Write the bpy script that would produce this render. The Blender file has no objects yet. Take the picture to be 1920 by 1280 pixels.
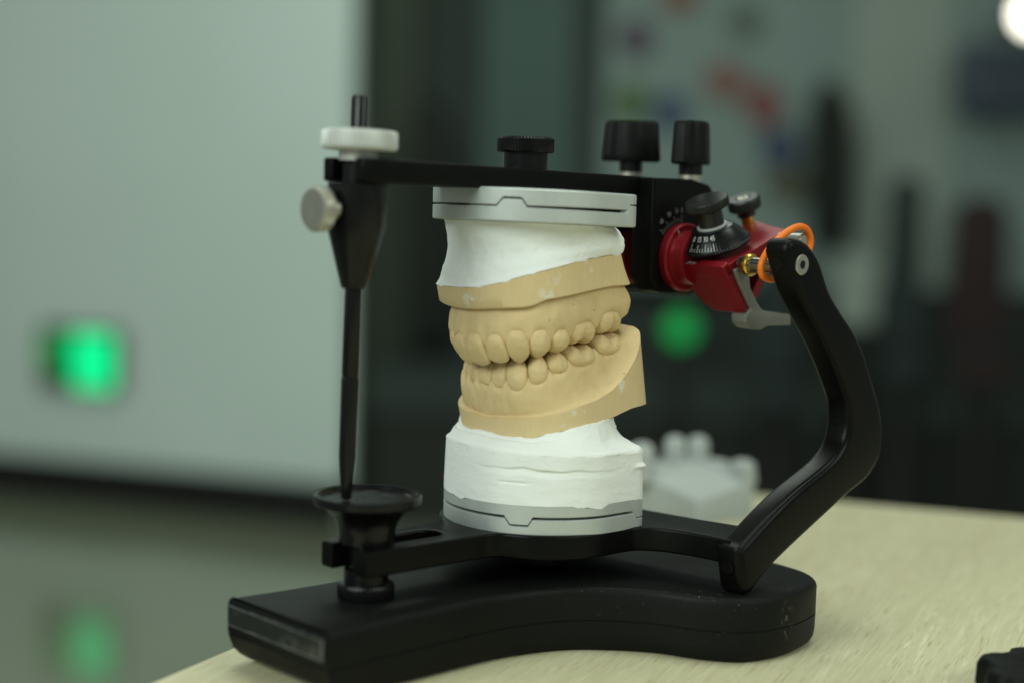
import bpy, bmesh, math, random
import numpy as np
from mathutils import Vector, Matrix, noise as mnoise

random.seed(7)
SC = bpy.context.scene
COL = SC.collection
K = 0.001                      # all numbers below are millimetres

# ------------------------------------------------------------------ camera
ROLL, PITCH, EYE, CAMY = 0.027, math.radians(5.3), 157.0, -563.0
CAM_R = Matrix.Rotation(math.pi/2 - PITCH, 3, 'X') @ Matrix.Rotation(ROLL, 3, 'Z')
cam_data = bpy.data.cameras.new('camera')
cam = bpy.data.objects.new('camera', cam_data); COL.objects.link(cam)
cam.matrix_world = Matrix.Translation(Vector((0, CAMY*K, EYE*K))) @ CAM_R.to_4x4()
cam_data.sensor_width = 36; cam_data.lens = 36*2930/1920
cam_data.clip_start = 0.02; cam_data.clip_end = 60
cam_data.dof.use_dof = True
cam_data.dof.focus_distance = 0.554
cam_data.dof.aperture_fstop = 55/17.0
SC.camera = cam

# ------------------------------------------------------------------ world, lamps, exposure
w = bpy.data.worlds.new('World'); SC.world = w; w.use_nodes = True
bg = w.node_tree.nodes['Background']
bg.inputs['Color'].default_value = (0.90, 1.0, 0.93, 1); bg.inputs['Strength'].default_value = 0.24
SC.view_settings.view_transform = 'Standard'; SC.view_settings.look = 'None'
SC.view_settings.exposure = 0.0; SC.view_settings.gamma = 1.0
SC.view_settings.use_curve_mapping = False

def area(name, loc, target, sx, sy, power, color):
    d = bpy.data.lights.new(name, 'AREA'); d.shape = 'RECTANGLE'; d.size = sx; d.size_y = sy
    d.energy = power; d.color = color
    o = bpy.data.objects.new(name, d); COL.objects.link(o)
    o.location = Vector(loc)
    o.rotation_euler = (Vector(target)-Vector(loc)).to_track_quat('-Z', 'Y').to_euler()
    return o
GRN = (0.90, 1.0, 0.885)
area('ceiling_lamp', (0.25, 0.15, 1.75), (0.25, 0.15, 0), 1.2, 0.6, 11.5, GRN)
area('fill_light', (-1.1, -1.25, 1.0), (-0.1, 0, 0.1), 1.2, 0.8, 25, (0.87, 1.0, 0.93))  # unseen fill light added at front left to brighten the plaster sides
area('fill_light', (1.35, -0.95, 1.15), (0.05, 0, 0.1), 1.2, 0.8, 12, GRN)  # unseen fill light added at right front, lifts the right-facing cast walls
area('ceiling_lamp', (-0.6, 2.0, 1.75), (-0.6, 2.3, -0.75), 1.8, 0.9, 19, GRN)

# ------------------------------------------------------------------ frames
PHI = math.radians(43.0)
OO = np.array([7.7, 0.0, 0.0])
SV = np.array([math.cos(PHI), math.sin(PHI), 0.0])     # front -> back of the articulator
TV = np.array([math.sin(PHI), -math.cos(PHI), 0.0])    # far side -> near side
ZV = np.array([0.0, 0.0, 1.0])
def W(s, t, z): return OO + s*SV + t*TV + z*ZV
def Warr(a): a = np.asarray(a, float); return OO + a[:, :1]*SV + a[:, 1:2]*TV + a[:, 2:3]*ZV
def at(px, py, Y):
    d = CAM_R @ Vector(((px-960)/2930, -(py-640)/2930, -1.0))
    k = (Y-CAMY)/d.y
    return np.array([d.x*k, Y, EYE+d.z*k])

# ------------------------------------------------------------------ materials
def new_mat(name):
    m = bpy.data.materials.new(name); m.use_nodes = True
    nt = m.node_tree; return m, nt, nt.nodes['Principled BSDF']
def N(nt, typ, **kw):
    n = nt.nodes.new(typ)
    for k, v in kw.items():
        if k in n.inputs: n.inputs[k].default_value = v
        else: setattr(n, k, v)
    return n
def L(nt, a, b): nt.links.new(a, b)
def coords(nt, scale=(1, 1, 1), rot=(0, 0, 0)):
    tc = N(nt, 'ShaderNodeTexCoord'); mp = N(nt, 'ShaderNodeMapping')
    mp.inputs['Scale'].default_value = scale; mp.inputs['Rotation'].default_value = rot
    L(nt, tc.outputs['Object'], mp.inputs['Vector']); return mp.outputs['Vector']
def noise(nt, vec, scale, detail=3, rough=0.5):
    n = N(nt, 'ShaderNodeTexNoise', Scale=scale, Detail=detail, Roughness=rough); L(nt, vec, n.inputs['Vector']); return n.outputs['Fac']
def ramp(nt, fac, stops):
    r = N(nt, 'ShaderNodeValToRGB'); e = r.color_ramp.elements
    while len(e) < len(stops): e.new(0.5)
    for i, (p, c) in enumerate(stops):
        e[i].position = p; e[i].color = (c, c, c, 1) if isinstance(c, (int, float)) else (*c, 1)
    L(nt, fac, r.inputs['Fac']); return r.outputs['Color']
def mix(nt, fac, a, b, blend='MIX'):
    m = N(nt, 'ShaderNodeMix', data_type='RGBA', blend_type=blend)
    if isinstance(fac, float): m.inputs[0].default_value = fac
    else: L(nt, fac, m.inputs[0])
    for i, v in ((6, a), (7, b)):
        if isinstance(v, tuple): m.inputs[i].default_value = (*v, 1)
        else: L(nt, v, m.inputs[i])
    return m.outputs[2]
def mult(nt, a, b):
    m = N(nt, 'ShaderNodeMath', operation='MULTIPLY')
    L(nt, a, m.inputs[0])
    if isinstance(b, (int, float)): m.inputs[1].default_value = b
    else: L(nt, b, m.inputs[1])
    return m.outputs[0]
def bump(nt, p, height, strength, dist):
    b = N(nt, 'ShaderNodeBump', Strength=strength, Distance=dist)
    L(nt, height, b.inputs['Height']); L(nt, b.outputs['Normal'], p.inputs['Normal'])

def plain(name, col, rough=0.5, metal=0.0, spec=0.5, var=0.12, scale=60, bmp=0.0, coat=0.0):
    m, nt, p = new_mat(name)
    v = coords(nt); f = noise(nt, v, scale, 4)
    lo = tuple(c*(1-var) for c in col); hi = tuple(min(1, c*(1+var)) for c in col)
    L(nt, mix(nt, f, lo, hi), p.inputs['Base Color'])
    p.inputs['Metallic'].default_value = metal; p.inputs['Specular IOR Level'].default_value = spec
    r = ramp(nt, noise(nt, v, scale*2.3, 3), [(0.3, max(0, rough-0.06)), (0.7, min(1, rough+0.06))])
    L(nt, r, p.inputs['Roughness']); p.inputs['Coat Weight'].default_value = coat
    if bmp: bump(nt, p, noise(nt, v, 900, 3), bmp, 0.0002)
    return m

def dusty_black(name, col, rough, amount, bmp=0.1):
    """black plastic / anodised metal with specks of plaster dust lying on it"""
    m, nt, p = new_mat(name)
    v = coords(nt)
    fine = ramp(nt, noise(nt, v, 950, 1), [(0.745, 0), (0.765, 0.8)])
    zone = ramp(nt, noise(nt, v, 22, 2), [(0.56, 0), (0.72, amount)])
    ge = N(nt, 'ShaderNodeNewGeometry'); sx = N(nt, 'ShaderNodeSeparateXYZ'); L(nt, ge.outputs['Normal'], sx.inputs[0])
    up = ramp(nt, sx.outputs['Z'], [(0.0, 0.12), (0.8, 1)])
    dust = mult(nt, mult(nt, fine, zone), up)
    haze_ = ramp(nt, noise(nt, v, 14, 4), [(0.35, 0), (0.8, 0.035*amount)])
    c = mix(nt, haze_, col, (0.12, 0.125, 0.12))
    L(nt, mix(nt, dust, c, (0.45, 0.47, 0.45)), p.inputs['Base Color'])
    L(nt, ramp(nt, noise(nt, v, 40, 4), [(0.3, rough-0.07), (0.7, rough+0.07)]), p.inputs['Roughness'])
    p.inputs['Specular IOR Level'].default_value = 0.12
    if bmp: bump(nt, p, noise(nt, v, 1500, 2), bmp, 0.0001)
    return m

def add_scuff(m, centre_mm, r, stretch):
    nt = m.node_tree; p = nt.nodes['Principled BSDF']; old = p.inputs['Base Color'].links[0].from_socket
    g = N(nt, 'ShaderNodeNewGeometry'); sb = N(nt, 'ShaderNodeVectorMath', operation='SUBTRACT'); L(nt, g.outputs['Position'], sb.inputs[0]); sb.inputs[1].default_value = tuple(q*K for q in centre_mm)
    sc = N(nt, 'ShaderNodeVectorMath', operation='MULTIPLY'); L(nt, sb.outputs[0], sc.inputs[0]); sc.inputs[1].default_value = stretch
    ln = N(nt, 'ShaderNodeVectorMath', operation='LENGTH'); L(nt, sc.outputs[0], ln.inputs[0])
    msk = ramp(nt, ln.outputs['Value'], [(0.0, 1), (r*K, 0)])
    f = ramp(nt, noise(nt, coords(nt, (1, 1, 0.6)), 800, 4, 0.7), [(0.53, 0), (0.70, 0.5)])
    L(nt, mix(nt, mult(nt, f, msk), old, (0.30, 0.31, 0.29)), p.inputs['Base Color'])

def m_stone():
    m, nt, p = new_mat('tan_dental_stone')
    v = coords(nt)
    c = mix(nt, noise(nt, v, 55, 5, 0.6), (0.61, 0.445, 0.22), (0.72, 0.555, 0.31))
    c = mix(nt, ramp(nt, noise(nt, v, 170, 4, 0.7), [(0.5, 0), (0.75, 0.35)]), c, (0.52, 0.335, 0.135))
    pits = ramp(nt, noise(nt, v, 620, 1), [(0.225, 1), (0.25, 0)])
    zone = ramp(nt, noise(nt, v, 60, 2), [(0.5, 0), (0.6, 1)])
    c = mix(nt, mult(nt, pits, zone), c, (0.12, 0.075, 0.03))
    L(nt, c, p.inputs['Base Color'])
    p.inputs['Roughness'].default_value = 0.62; p.inputs['Specular IOR Level'].default_value = 0.3
    p.inputs['Subsurface Weight'].default_value = 0.0
    h = N(nt, 'ShaderNodeMath', operation='ADD'); L(nt, noise(nt, v, 240, 5, 0.65), h.inputs[0]); L(nt, mult(nt, pits, -0.8), h.inputs[1])
    bump(nt, p, h.outputs[0], 0.32, 0.0004)
    return m
def m_stone_cut():
    """trimmed wall of the stone base: grinding lines, smears of white plaster"""
    m, nt, p = new_mat('trimmed_tan_stone')
    v = coords(nt); vs = coords(nt, (1, 1, 0.12), (0, 0.18, 0.25))
    c = mix(nt, noise(nt, v, 45, 4, 0.6), (0.63, 0.465, 0.235), (0.72, 0.56, 0.32))
    lines = noise(nt, vs, 900, 2)
    c = mix(nt, ramp(nt, lines, [(0.45, 0), (0.75, 0.35)]), c, (0.74, 0.60, 0.38))
    sm = mult(nt, ramp(nt, noise(nt, v, 300, 5, 0.75), [(0.50, 0), (0.60, 0.85)]), ramp(nt, noise(nt, v, 75, 2), [(0.60, 0), (0.72, 0.9)]))
    c = mix(nt, sm, c, (0.80, 0.80, 0.76))
    L(nt, c, p.inputs['Base Color'])
    p.inputs['Roughness'].default_value = 0.5; p.inputs['Specular IOR Level'].default_value = 0.35
    bump(nt, p, lines, 0.18, 0.0003)
    return m
def m_plaster(name, base):
    m, nt, p = new_mat(name)
    v = coords(nt); vs = coords(nt, (1, 1, 3.2))
    c = mix(nt, noise(nt, v, 40, 5, 0.6), tuple(x*0.955 for x in base), base)
    pits = ramp(nt, noise(nt, v, 520, 1), [(0.20, 1), (0.225, 0)])
    c = mix(nt, mult(nt, pits, ramp(nt, noise(nt, v, 70, 2), [(0.52, 0), (0.6, 0.8)])), c, (0.42, 0.41, 0.36))
    L(nt, c, p.inputs['Base Color'])
    p.inputs['Roughness'].default_value = 0.8; p.inputs['Specular IOR Level'].default_value = 0.2
    a = N(nt, 'ShaderNodeMath', operation='ADD'); L(nt, mult(nt, noise(nt, vs, 70, 5, 0.6), 1.6), a.inputs[0]); L(nt, mult(nt, noise(nt, v, 420, 4, 0.6), 0.7), a.inputs[1])
    bump(nt, p, a.outputs[0], 0.42, 0.0006)
    return m
def m_wood():
    m, nt, p = new_mat('pale_oak_veneer')
    rv = coords(nt, (1, 1, 1), (0, 0, math.radians(90-66.0)))      # grain runs along the left edge of the table
    def st(k):
        mp = N(nt, 'ShaderNodeMapping'); mp.inputs['Scale'].default_value = (1, k, 1); L(nt, rv, mp.inputs['Vector']); return mp.outputs['Vector']
    vl, vm, vs = st(0.04), st(0.018), st(0.055)
    c = mix(nt, noise(nt, vm, 75, 4), (0.46, 0.425, 0.255), (0.565, 0.53, 0.338))
    c = mix(nt, ramp(nt, noise(nt, vl, 700, 3, 0.6), [(0.40, 0), (0.7, 0.7)]), c, (0.62, 0.582, 0.395))
    zone = ramp(nt, noise(nt, vm, 120, 2), [(0.35, 0.25), (0.65, 0.95)])
    fl = mult(nt, ramp(nt, noise(nt, vs, 1350, 1), [(0.60, 0), (0.70, 0.9)]), zone)
    c = mix(nt, fl, c, (0.36, 0.28, 0.14))
    fl2 = mult(nt, ramp(nt, noise(nt, vs, 900, 1), [(0.30, 0.7), (0.38, 0)]), zone)
    c = mix(nt, fl2, c, (0.70, 0.67, 0.48))
    L(nt, c, p.inputs['Base Color'])
    p.inputs['Roughness'].default_value = 0.5; p.inputs['Specular IOR Level'].default_value = 0.3
    bump(nt, p, fl, -0.25, 0.0002)
    return m
def m_emit(name, col, strength):
    m, nt, p = new_mat(name)
    p.inputs['Base Color'].default_value = (*[c*0.3 for c in col], 1)
    p.inputs['Emission Color'].default_value = (*col, 1); p.inputs['Emission Strength'].default_value = strength
    return m

M = {}
M['base'] = dusty_black('matte_black_plastic', (0.0045, 0.005, 0.0045), 0.50, 0.8)
M['black'] = dusty_black('black_anodised_metal', (0.0025, 0.0027, 0.0025), 0.38, 0.2)
M['frame'] = dusty_black('black_frame_coating', (0.0022, 0.0024, 0.0022), 0.33, 0.4)
M['gloss'] = plain('glossy_black_metal', (0.004, 0.004, 0.0042), 0.25, 0, 0.27, 0.03)
M['turned'] = plain('turned_black_metal', (0.008, 0.009, 0.009), 0.40, 0.0, 0.42, 0.1, 200)
M['silver'] = plain('satin_silver_metal', (0.52, 0.55, 0.53), 0.46, 0.45, 0.5, 0.05, 140)
M['steel'] = plain('brushed_steel', (0.47, 0.46, 0.395), 0.34, 0.9, 0.5, 0.08, 200)
M['axle'] = plain('dark_steel', (0.30, 0.30, 0.27), 0.25, 1.0, 0.5, 0.08, 200)
M['alu'] = plain('white_aluminium', (0.53, 0.54, 0.51), 0.45, 0.25, 0.5, 0.05, 90)
M['grey'] = plain('grey_cast_metal', (0.17, 0.172, 0.15), 0.5, 0.3, 0.4, 0.10, 160, 0.15)
M['red'] = plain('red_anodised_metal', (0.215, 0.0045, 0.011), 0.40, 0.35, 0.4, 0.10, 80, 0.05)
M['brass'] = plain('brass', (0.66, 0.43, 0.10), 0.25, 1.0, 0.5, 0.1, 120)
M['orange'] = plain('orange_rubber', (0.80, 0.17, 0.008), 0.45, 0, 0.4, 0.06, 120)
M['mark'] = plain('white_engraved_paint', (0.62, 0.64, 0.62), 0.6, 0, 0.3, 0.03, 100)
M['markdim'] = plain('faded_engraved_paint', (0.26, 0.27, 0.255), 0.6, 0, 0.3, 0.03, 100)
M['stone'] = m_stone(); M['cut'] = m_stone_cut()
M['plaster'] = m_plaster('white_mounting_plaster', (0.815, 0.83, 0.80))
M['plaster2'] = m_plaster('pale_grey_plaster', (0.43, 0.46, 0.44))
M['wood'] = m_wood()

# ------------------------------------------------------------------ builders
LOC = {}
def empty(name, loc_mm, label, cat, group=None):
    o = bpy.data.objects.new(name, None); COL.objects.link(o)
    o.empty_display_size = 0.01
    LOC[o.name] = np.array(loc_mm, float); o.location = Vector(loc_mm)*K
    o['label'] = label; o['category'] = cat
    if group: o['group'] = group
    return o
def link_mesh(name, me, center, parent=None, label=None, cat=None, group=None, kind=None):
    o = bpy.data.objects.new(name, me); COL.objects.link(o)
    LOC[o.name] = np.array(center, float)
    pl = LOC[parent.name] if parent else np.zeros(3)
    if parent: o.parent = parent
    o.location = Vector(LOC[o.name]-pl)*K
    if label: o['label'] = label
    if cat: o['category'] = cat
    if group: o['group'] = group
    if kind: o['kind'] = kind
    return o
def mesh(name, verts, faces, mats, parent=None, smooth=35, fmat=None, recalc=True, **kw):
    verts = np.asarray(verts, float)
    c = np.array([(verts[:, 0].min()+verts[:, 0].max())/2, (verts[:, 1].min()+verts[:, 1].max())/2, verts[:, 2].min()])
    me = bpy.data.meshes.new(name)
    me.from_pydata(((verts-c)*K).tolist(), [], [list(map(int, f)) for f in faces])
    for m in (mats if isinstance(mats, (list, tuple)) else [mats]): me.materials.append(m)
    if fmat is not None: me.polygons.foreach_set('material_index', np.asarray(fmat, np.int32))
    if recalc:
        b = bmesh.new(); b.from_mesh(me); bmesh.ops.recalc_face_normals(b, faces=b.faces[:]); b.to_mesh(me); b.free()
    if smooth:
        me.polygons.foreach_set('use_smooth', [True]*len(me.polygons))
        me.set_sharp_from_angle(angle=math.radians(smooth))
    me.update()
    return link_mesh(name, me, c, parent, **kw)

class MB:
    """collects pieces into one mesh"""
    def __init__(s): s.v = []; s.f = []; s.m = []
    def add(s, v, f, mi=0):
        o = len(s.v); s.v += [tuple(x) for x in np.asarray(v, float)]; s.f += [[i+o for i in q] for q in f]; s.m += [mi]*len(f); return s
    def build(s, name, mats, parent=None, **kw): return mesh(name, s.v, s.f, mats, parent, fmat=s.m, **kw)

def loops_vf(loops, cap0=True, cap1=True):
    n = len(loops[0]); v = np.concatenate([np.asarray(l, float) for l in loops]); f = []
    for j in range(len(loops)-1):
        a, b = j*n, (j+1)*n
        for i in range(n): f.append((a+i, a+(i+1) % n, b+(i+1) % n, b+i))
    if cap0: f.append(tuple(range(n))[::-1])
    if cap1: f.append(tuple(range((len(loops)-1)*n, len(loops)*n)))
    return v, f
def basis(axis, up=(0, 0, 1)):
    a = np.array(axis, float); a /= np.linalg.norm(a)
    u = np.array(up, float)
    if abs(a@u) > 0.95: u = np.array([1.0, 0, 0])
    x = np.cross(u, a); x /= np.linalg.norm(x); y = np.cross(a, x); return x, y, a
def lathe_vf(origin, axis, prof, seg=48, knurl=0, amp=0.25, cap=True):
    """prof: (r, h[, knurled]) along the axis"""
    x, y, a = basis(axis); o = np.array(origin, float)
    n = knurl*4 if knurl else seg
    loops = []
    for q in prof:
        r, h = q[0], q[1]; kn = len(q) > 2 and q[2]
        ring = []
        for i in range(n):
            rr = max(r, 0.01) - (amp if (kn and i % 4 in (0, 1)) else 0)
            th = 2*math.pi*i/n
            ring.append(o + x*rr*math.cos(th) + y*rr*math.sin(th) + a*h)
        loops.append(np.array(ring))
    return loops_vf(loops, cap, cap)
def lathe(name, origin, axis, prof, mat, parent, smooth=30, **kw):
    lk = {k: kw.pop(k) for k in ('seg', 'knurl', 'amp') if k in kw}
    v, f = lathe_vf(origin, axis, prof, **lk)
    return mesh(name, v, f, mat, parent, smooth=smooth, **kw)
def box_vf(p0, ax, ay, az, sx, sy, sz):
    p0, ax, ay, az = (np.array(q, float) for q in (p0, ax, ay, az))
    v = [p0 + ax*sx*i + ay*sy*j + az*sz*k for k in (0, 1) for j in (0, 1) for i in (0, 1)]
    return v, [(0, 2, 3, 1), (4, 5, 7, 6), (0, 1, 5, 4), (2, 6, 7, 3), (0, 4, 6, 2), (1, 3, 7, 5)]
def fillet(pts, r=2.0, n=6):
    out = []; m = len(pts)
    for i in range(m):
        p = np.array(pts[i][:2], float); rr = pts[i][2] if len(pts[i]) > 2 else r
        a = np.array(pts[i-1][:2], float)-p; b = np.array(pts[(i+1) % m][:2], float)-p
        la, lb = np.linalg.norm(a), np.linalg.norm(b); a /= la; b /= lb
        ang = math.acos(max(-1, min(1, a@b)))
        if rr < 0.05 or ang > 3.1: out.append(tuple(p)); continue
        d = min(rr/math.tan(ang/2), la*0.48, lb*0.48); A = p+a*d; B = p+b*d
        for k in range(n+1):
            t = k/n; out.append(tuple((1-t)**2*A + 2*t*(1-t)*p + t*t*B))
    return out
def spline(pts, n=6, closed=False):
    P = [np.array(p, float) for p in pts]; out = []; m = len(P)
    for i in range(m if closed else m-1):
        if closed: p0, p1, p2, p3 = P[i-1], P[i], P[(i+1) % m], P[(i+2) % m]
        else: p0, p1, p2, p3 = P[max(i-1, 0)], P[i], P[i+1], P[min(i+2, m-1)]
        for k in range(n):
            t = k/n
            out.append(0.5*((2*p1)+(-p0+p2)*t+(2*p0-5*p1+4*p2-p3)*t*t+(-p0+3*p1-3*p2+p3)*t**3))
    if not closed: out.append(P[-1])
    return [tuple(o) for o in out]
def extrude_vf(outlines, d0, d1, frame, bevel=0.6, res=3):
    """2D outlines (first one outer, others holes) extruded from d0 to d1 with rounded edges.
    frame(x, y, d) -> world mm"""
    cu = bpy.data.curves.new('tmp', 'CURVE'); cu.dimensions = '2D'; cu.fill_mode = 'BOTH'
    cu.bevel_depth = bevel*0.01; cu.bevel_resolution = res; cu.extrude = ((d1-d0)/2-bevel)*0.01; cu.offset = -bevel*0.01
    for ol in outlines:
        sp = cu.splines.new('POLY'); sp.points.add(len(ol)-1); sp.use_cyclic_u = True
        for i, p in enumerate(ol): sp.points[i].co = (p[0]*0.01, p[1]*0.01, 0, 1)
    o = bpy.data.objects.new('tmp', cu); COL.objects.link(o)
    dg = bpy.context.evaluated_depsgraph_get(); me = bpy.data.meshes.new_from_object(o.evaluated_get(dg))
    b = bmesh.new(); b.from_mesh(me); bmesh.ops.remove_doubles(b, verts=b.verts[:], dist=1e-5)
    b.verts.index_update()
    v = [frame(p.co.x*100, p.co.y*100, p.co.z*100+(d0+d1)/2) for p in b.verts]
    f = [[q.index for q in fc.verts] for fc in b.faces]
    b.free(); bpy.data.objects.remove(o); bpy.data.curves.remove(cu); bpy.data.meshes.remove(me)
    return v, f
FSIDE = lambda x, y, d: W(x, d, y)           # outline in (s, z), extruded along t
FPLAN = lambda x, y, d: W(y, x, d)           # outline in (t, s), extruded along z
def swap(o): return [(b, a) for a, b in o]
def tube_vf(path, r, seg=10, closed=False):
    P = [np.array(p, float) for p in path]; m = len(P); loops = []; up = None
    for i in range(m):
        tan = (P[(i+1) % m]-P[i-1]) if closed else P[min(i+1, m-1)]-P[max(i-1, 0)]
        x, y, a = basis(tan, TV)
        loops.append(np.array([P[i]+x*r*math.cos(2*math.pi*k/seg)+y*r*math.sin(2*math.pi*k/seg) for k in range(seg)]))
    if closed:
        v, f = loops_vf(loops, False, False); n = seg; b = (m-1)*n
        f += [(b+i, b+(i+1) % n, (i+1) % n, i) for i in range(n)]; return v, f
    return loops_vf(loops)
def text_vf(txt, size):
    cu = bpy.data.curves.new('tmp', 'FONT'); cu.body = txt; cu.size = size; cu.align_x = 'CENTER'; cu.align_y = 'CENTER'; cu.resolution_u = 3
    o = bpy.data.objects.new('tmp', cu); COL.objects.link(o)
    me = bpy.data.meshes.new_from_object(o.evaluated_get(bpy.context.evaluated_depsgraph_get()))
    v = [tuple(p.co) for p in me.vertices]; f = [list(q.vertices) for q in me.polygons]
    bpy.data.objects.remove(o); bpy.data.curves.remove(cu); bpy.data.meshes.remove(me)
    return v, f

# ================================================================== ROOM
def slab(name, pts_xy, z0, z1, mat, parent=None, **kw):
    lo = [(x, y, z0) for x, y in pts_xy]; hi = [(x, y, z1) for x, y in pts_xy]
    v, f = loops_vf([lo, hi]); return mesh(name, v, f, mat, parent, smooth=0, **kw)
def cuboid(name, x0, x1, y0, y1, z0, z1, mat, parent=None, **kw):
    return slab(name, [(x0, y0), (x1, y0), (x1, y1), (x0, y1)], z0, z1, mat, parent, **kw)
M['floor'] = plain('polished_grey_floor', (0.185, 0.205, 0.14), 0.10, 0, 0.6, 0.10, 2)
M['wall'] = plain('white_wall_paint', (0.675, 0.80, 0.745), 0.55, 0, 0.3, 0.09, 1.6)
M['dark'] = plain('dark_door_frame', (0.034, 0.043, 0.030), 0.75, 0, 0.1, 0.15, 3)
M['teal'] = plain('tinted_glass_panel', (0.09, 0.145, 0.128), 0.7, 0, 0.15, 0.18, 3)
M['greyp'] = plain('grey_glass_panel', (0.245, 0.325, 0.30), 0.7, 0, 0.15, 0.12, 3)
M['light'] = plain('pale_blind', (0.345, 0.41, 0.36), 0.75, 0, 0.1, 0.12, 3)
M['darkw'] = plain('dark_cabinet_front', (0.045, 0.058, 0.052), 0.7, 0, 0.12, 0.2, 3)
M['deep'] = plain('black_cabinet_base', (0.008, 0.009, 0.008), 0.5, 0, 0.4, 0.2, 3)
M['olive'] = plain('olive_grey_door_frame', (0.085, 0.104, 0.078), 0.75, 0, 0.1, 0.12, 3)
M['cabin'] = plain('dark_cabinet_body', (0.022, 0.026, 0.021), 0.5, 0, 0.3, 0.2, 3)
M['cloth'] = plain('black_cloth', (0.022, 0.026, 0.022), 0.8, 0, 0.2, 0.2, 6)
M['blue'] = plain('dark_blue_plastic', (0.045, 0.062, 0.085), 0.5, 0, 0.4, 0.1, 6)
FLOOR = -750
cuboid('floor', -6000, 6000, -3000, 6000, FLOOR-50, FLOOR, M['floor'], kind='structure')

wa = np.array([-1488.0, 3953.0]); wb = np.array([-524.0, 3630.0]); wd = (wb-wa)/np.linalg.norm(wb-wa)
corner = wa + wd*((-438-wa[0])/wd[0]); far_l = wa - wd*3200; nrm = np.array([wd[1], -wd[0]])   # towards the camera
def along(a, b, off0, off1): return [tuple(a+nrm*off0), tuple(b+nrm*off0), tuple(b+nrm*off1), tuple(a+nrm*off1)]
wall = empty('white_wall', (*corner, FLOOR), 'plain white wall behind the left side with black skirting at its foot', 'wall')
slab('wall_panel', along(far_l, corner, 0, -24), FLOOR, 1950, M['wall'], wall)
slab('skirting_board', along(far_l, corner-wd*3, 14, 0.5), FLOOR, FLOOR+122, M['deep'], wall)
# green exit lamp low on the wall
def wallpt(px, py):
    d = CAM_R @ Vector(((px-960)/2930, -(py-640)/2930, -1.0)); c = np.array([0, CAMY, EYE])
    n3 = np.array([nrm[0], nrm[1], 0]); k = (np.array([wa[0], wa[1], 0])-c)@n3/(np.array(d)@n3); return c+np.array(d)*k
p1 = wallpt(160, 672)
sign = empty('exit_lamp', tuple(p1), 'green lit emergency lamp box low on the white wall', 'lamp')
w3 = np.array([wd[0], wd[1], 0]); n3 = np.array([nrm[0], nrm[1], 0])
v, f = box_vf(p1-w3*128+n3*0-ZV*82, w3, n3, ZV, 256, 30, 170); mesh('housing', v, f, M['dark'], sign, smooth=0)
M['green'] = m_emit('bright_green_light', (0.0, 0.80, 0.26), 1.15); M['green2'] = m_emit('dim_green_light', (0.0, 0.17, 0.03), 1.0)
v, f = box_vf(p1-w3*18+n3*31-ZV*78, w3, n3, ZV, 130, 6, 152); mesh('lit_panel', v, f, M['green'], sign, smooth=0)
v, f = box_vf(p1-w3*126+n3*31-ZV*30, w3, n3, ZV, 104, 6, 96); mesh('lit_panel', v, f, M['green2'], sign, smooth=0, label='dimmer green panel on the left')

# glazed partition behind the right side
YB = 4000
def panel(px0, px1, py0, py1, Y, thick, name, mat, parent, **kw):
    a = at(px0, py1, Y); b = at(px1, py0, Y); xa, xb = at(px0, 300, Y)[0], at(px1, 300, Y)[0]
    return cuboid(name, xa+0.5, xb-0.5, Y, Y+thick, max(min(a[2], b[2]), FLOOR+1), max(a[2], b[2]), mat, parent, **kw)
part = empty('glazed_partition', (0, YB, FLOOR), 'tall glazed partition with dark frames behind the articulator', 'partition')
for x0, x1, key, nm in ((640, 775, 'olive', 'frame_post'), (775, 792, 'dark', 'frame_post'), (792, 905, 'darkw', 'glass_panel'), (905, 1072, 'teal', 'glass_panel'), (1072, 1128, 'darkw', 'frame_post'),
                        (1128, 1518, 'greyp', 'glass_panel'), (1518, 1592, 'greyp', 'glass_panel'), (1592, 1772, 'light', 'glass_panel'), (1772, 2300, 'greyp', 'glass_panel')):
    panel(x0, x1, -420, 558 if key in ('greyp', 'light', 'teal') else 1080, YB, 40, nm, M[key], part)
panel(905, 2300, 560, 1080, YB, 40, 'lower_panel', M['darkw'], part)
panel(905, 1072, 330, 562, YB-8, 6, 'film_strip', M['teal'], part)

cab = empty('low_cabinet', (700, 3650, FLOOR), 'long low black cabinet in front of the glazed partition', 'cabinet')
a0 = at(700, 700, 3650); a1 = at(2300, 700, 3650)
cuboid('carcass', a0[0], a1[0], 3650, 3960, FLOOR+1, at(1300, 790, 3650)[2], M['cabin'], cab)
cuboid('worktop', a0[0]-15, a1[0]+15, 3625, 3970, at(1300, 790, 3650)[2]+2, at(1300, 700, 3650)[2], M['darkw'], cab)

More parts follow.
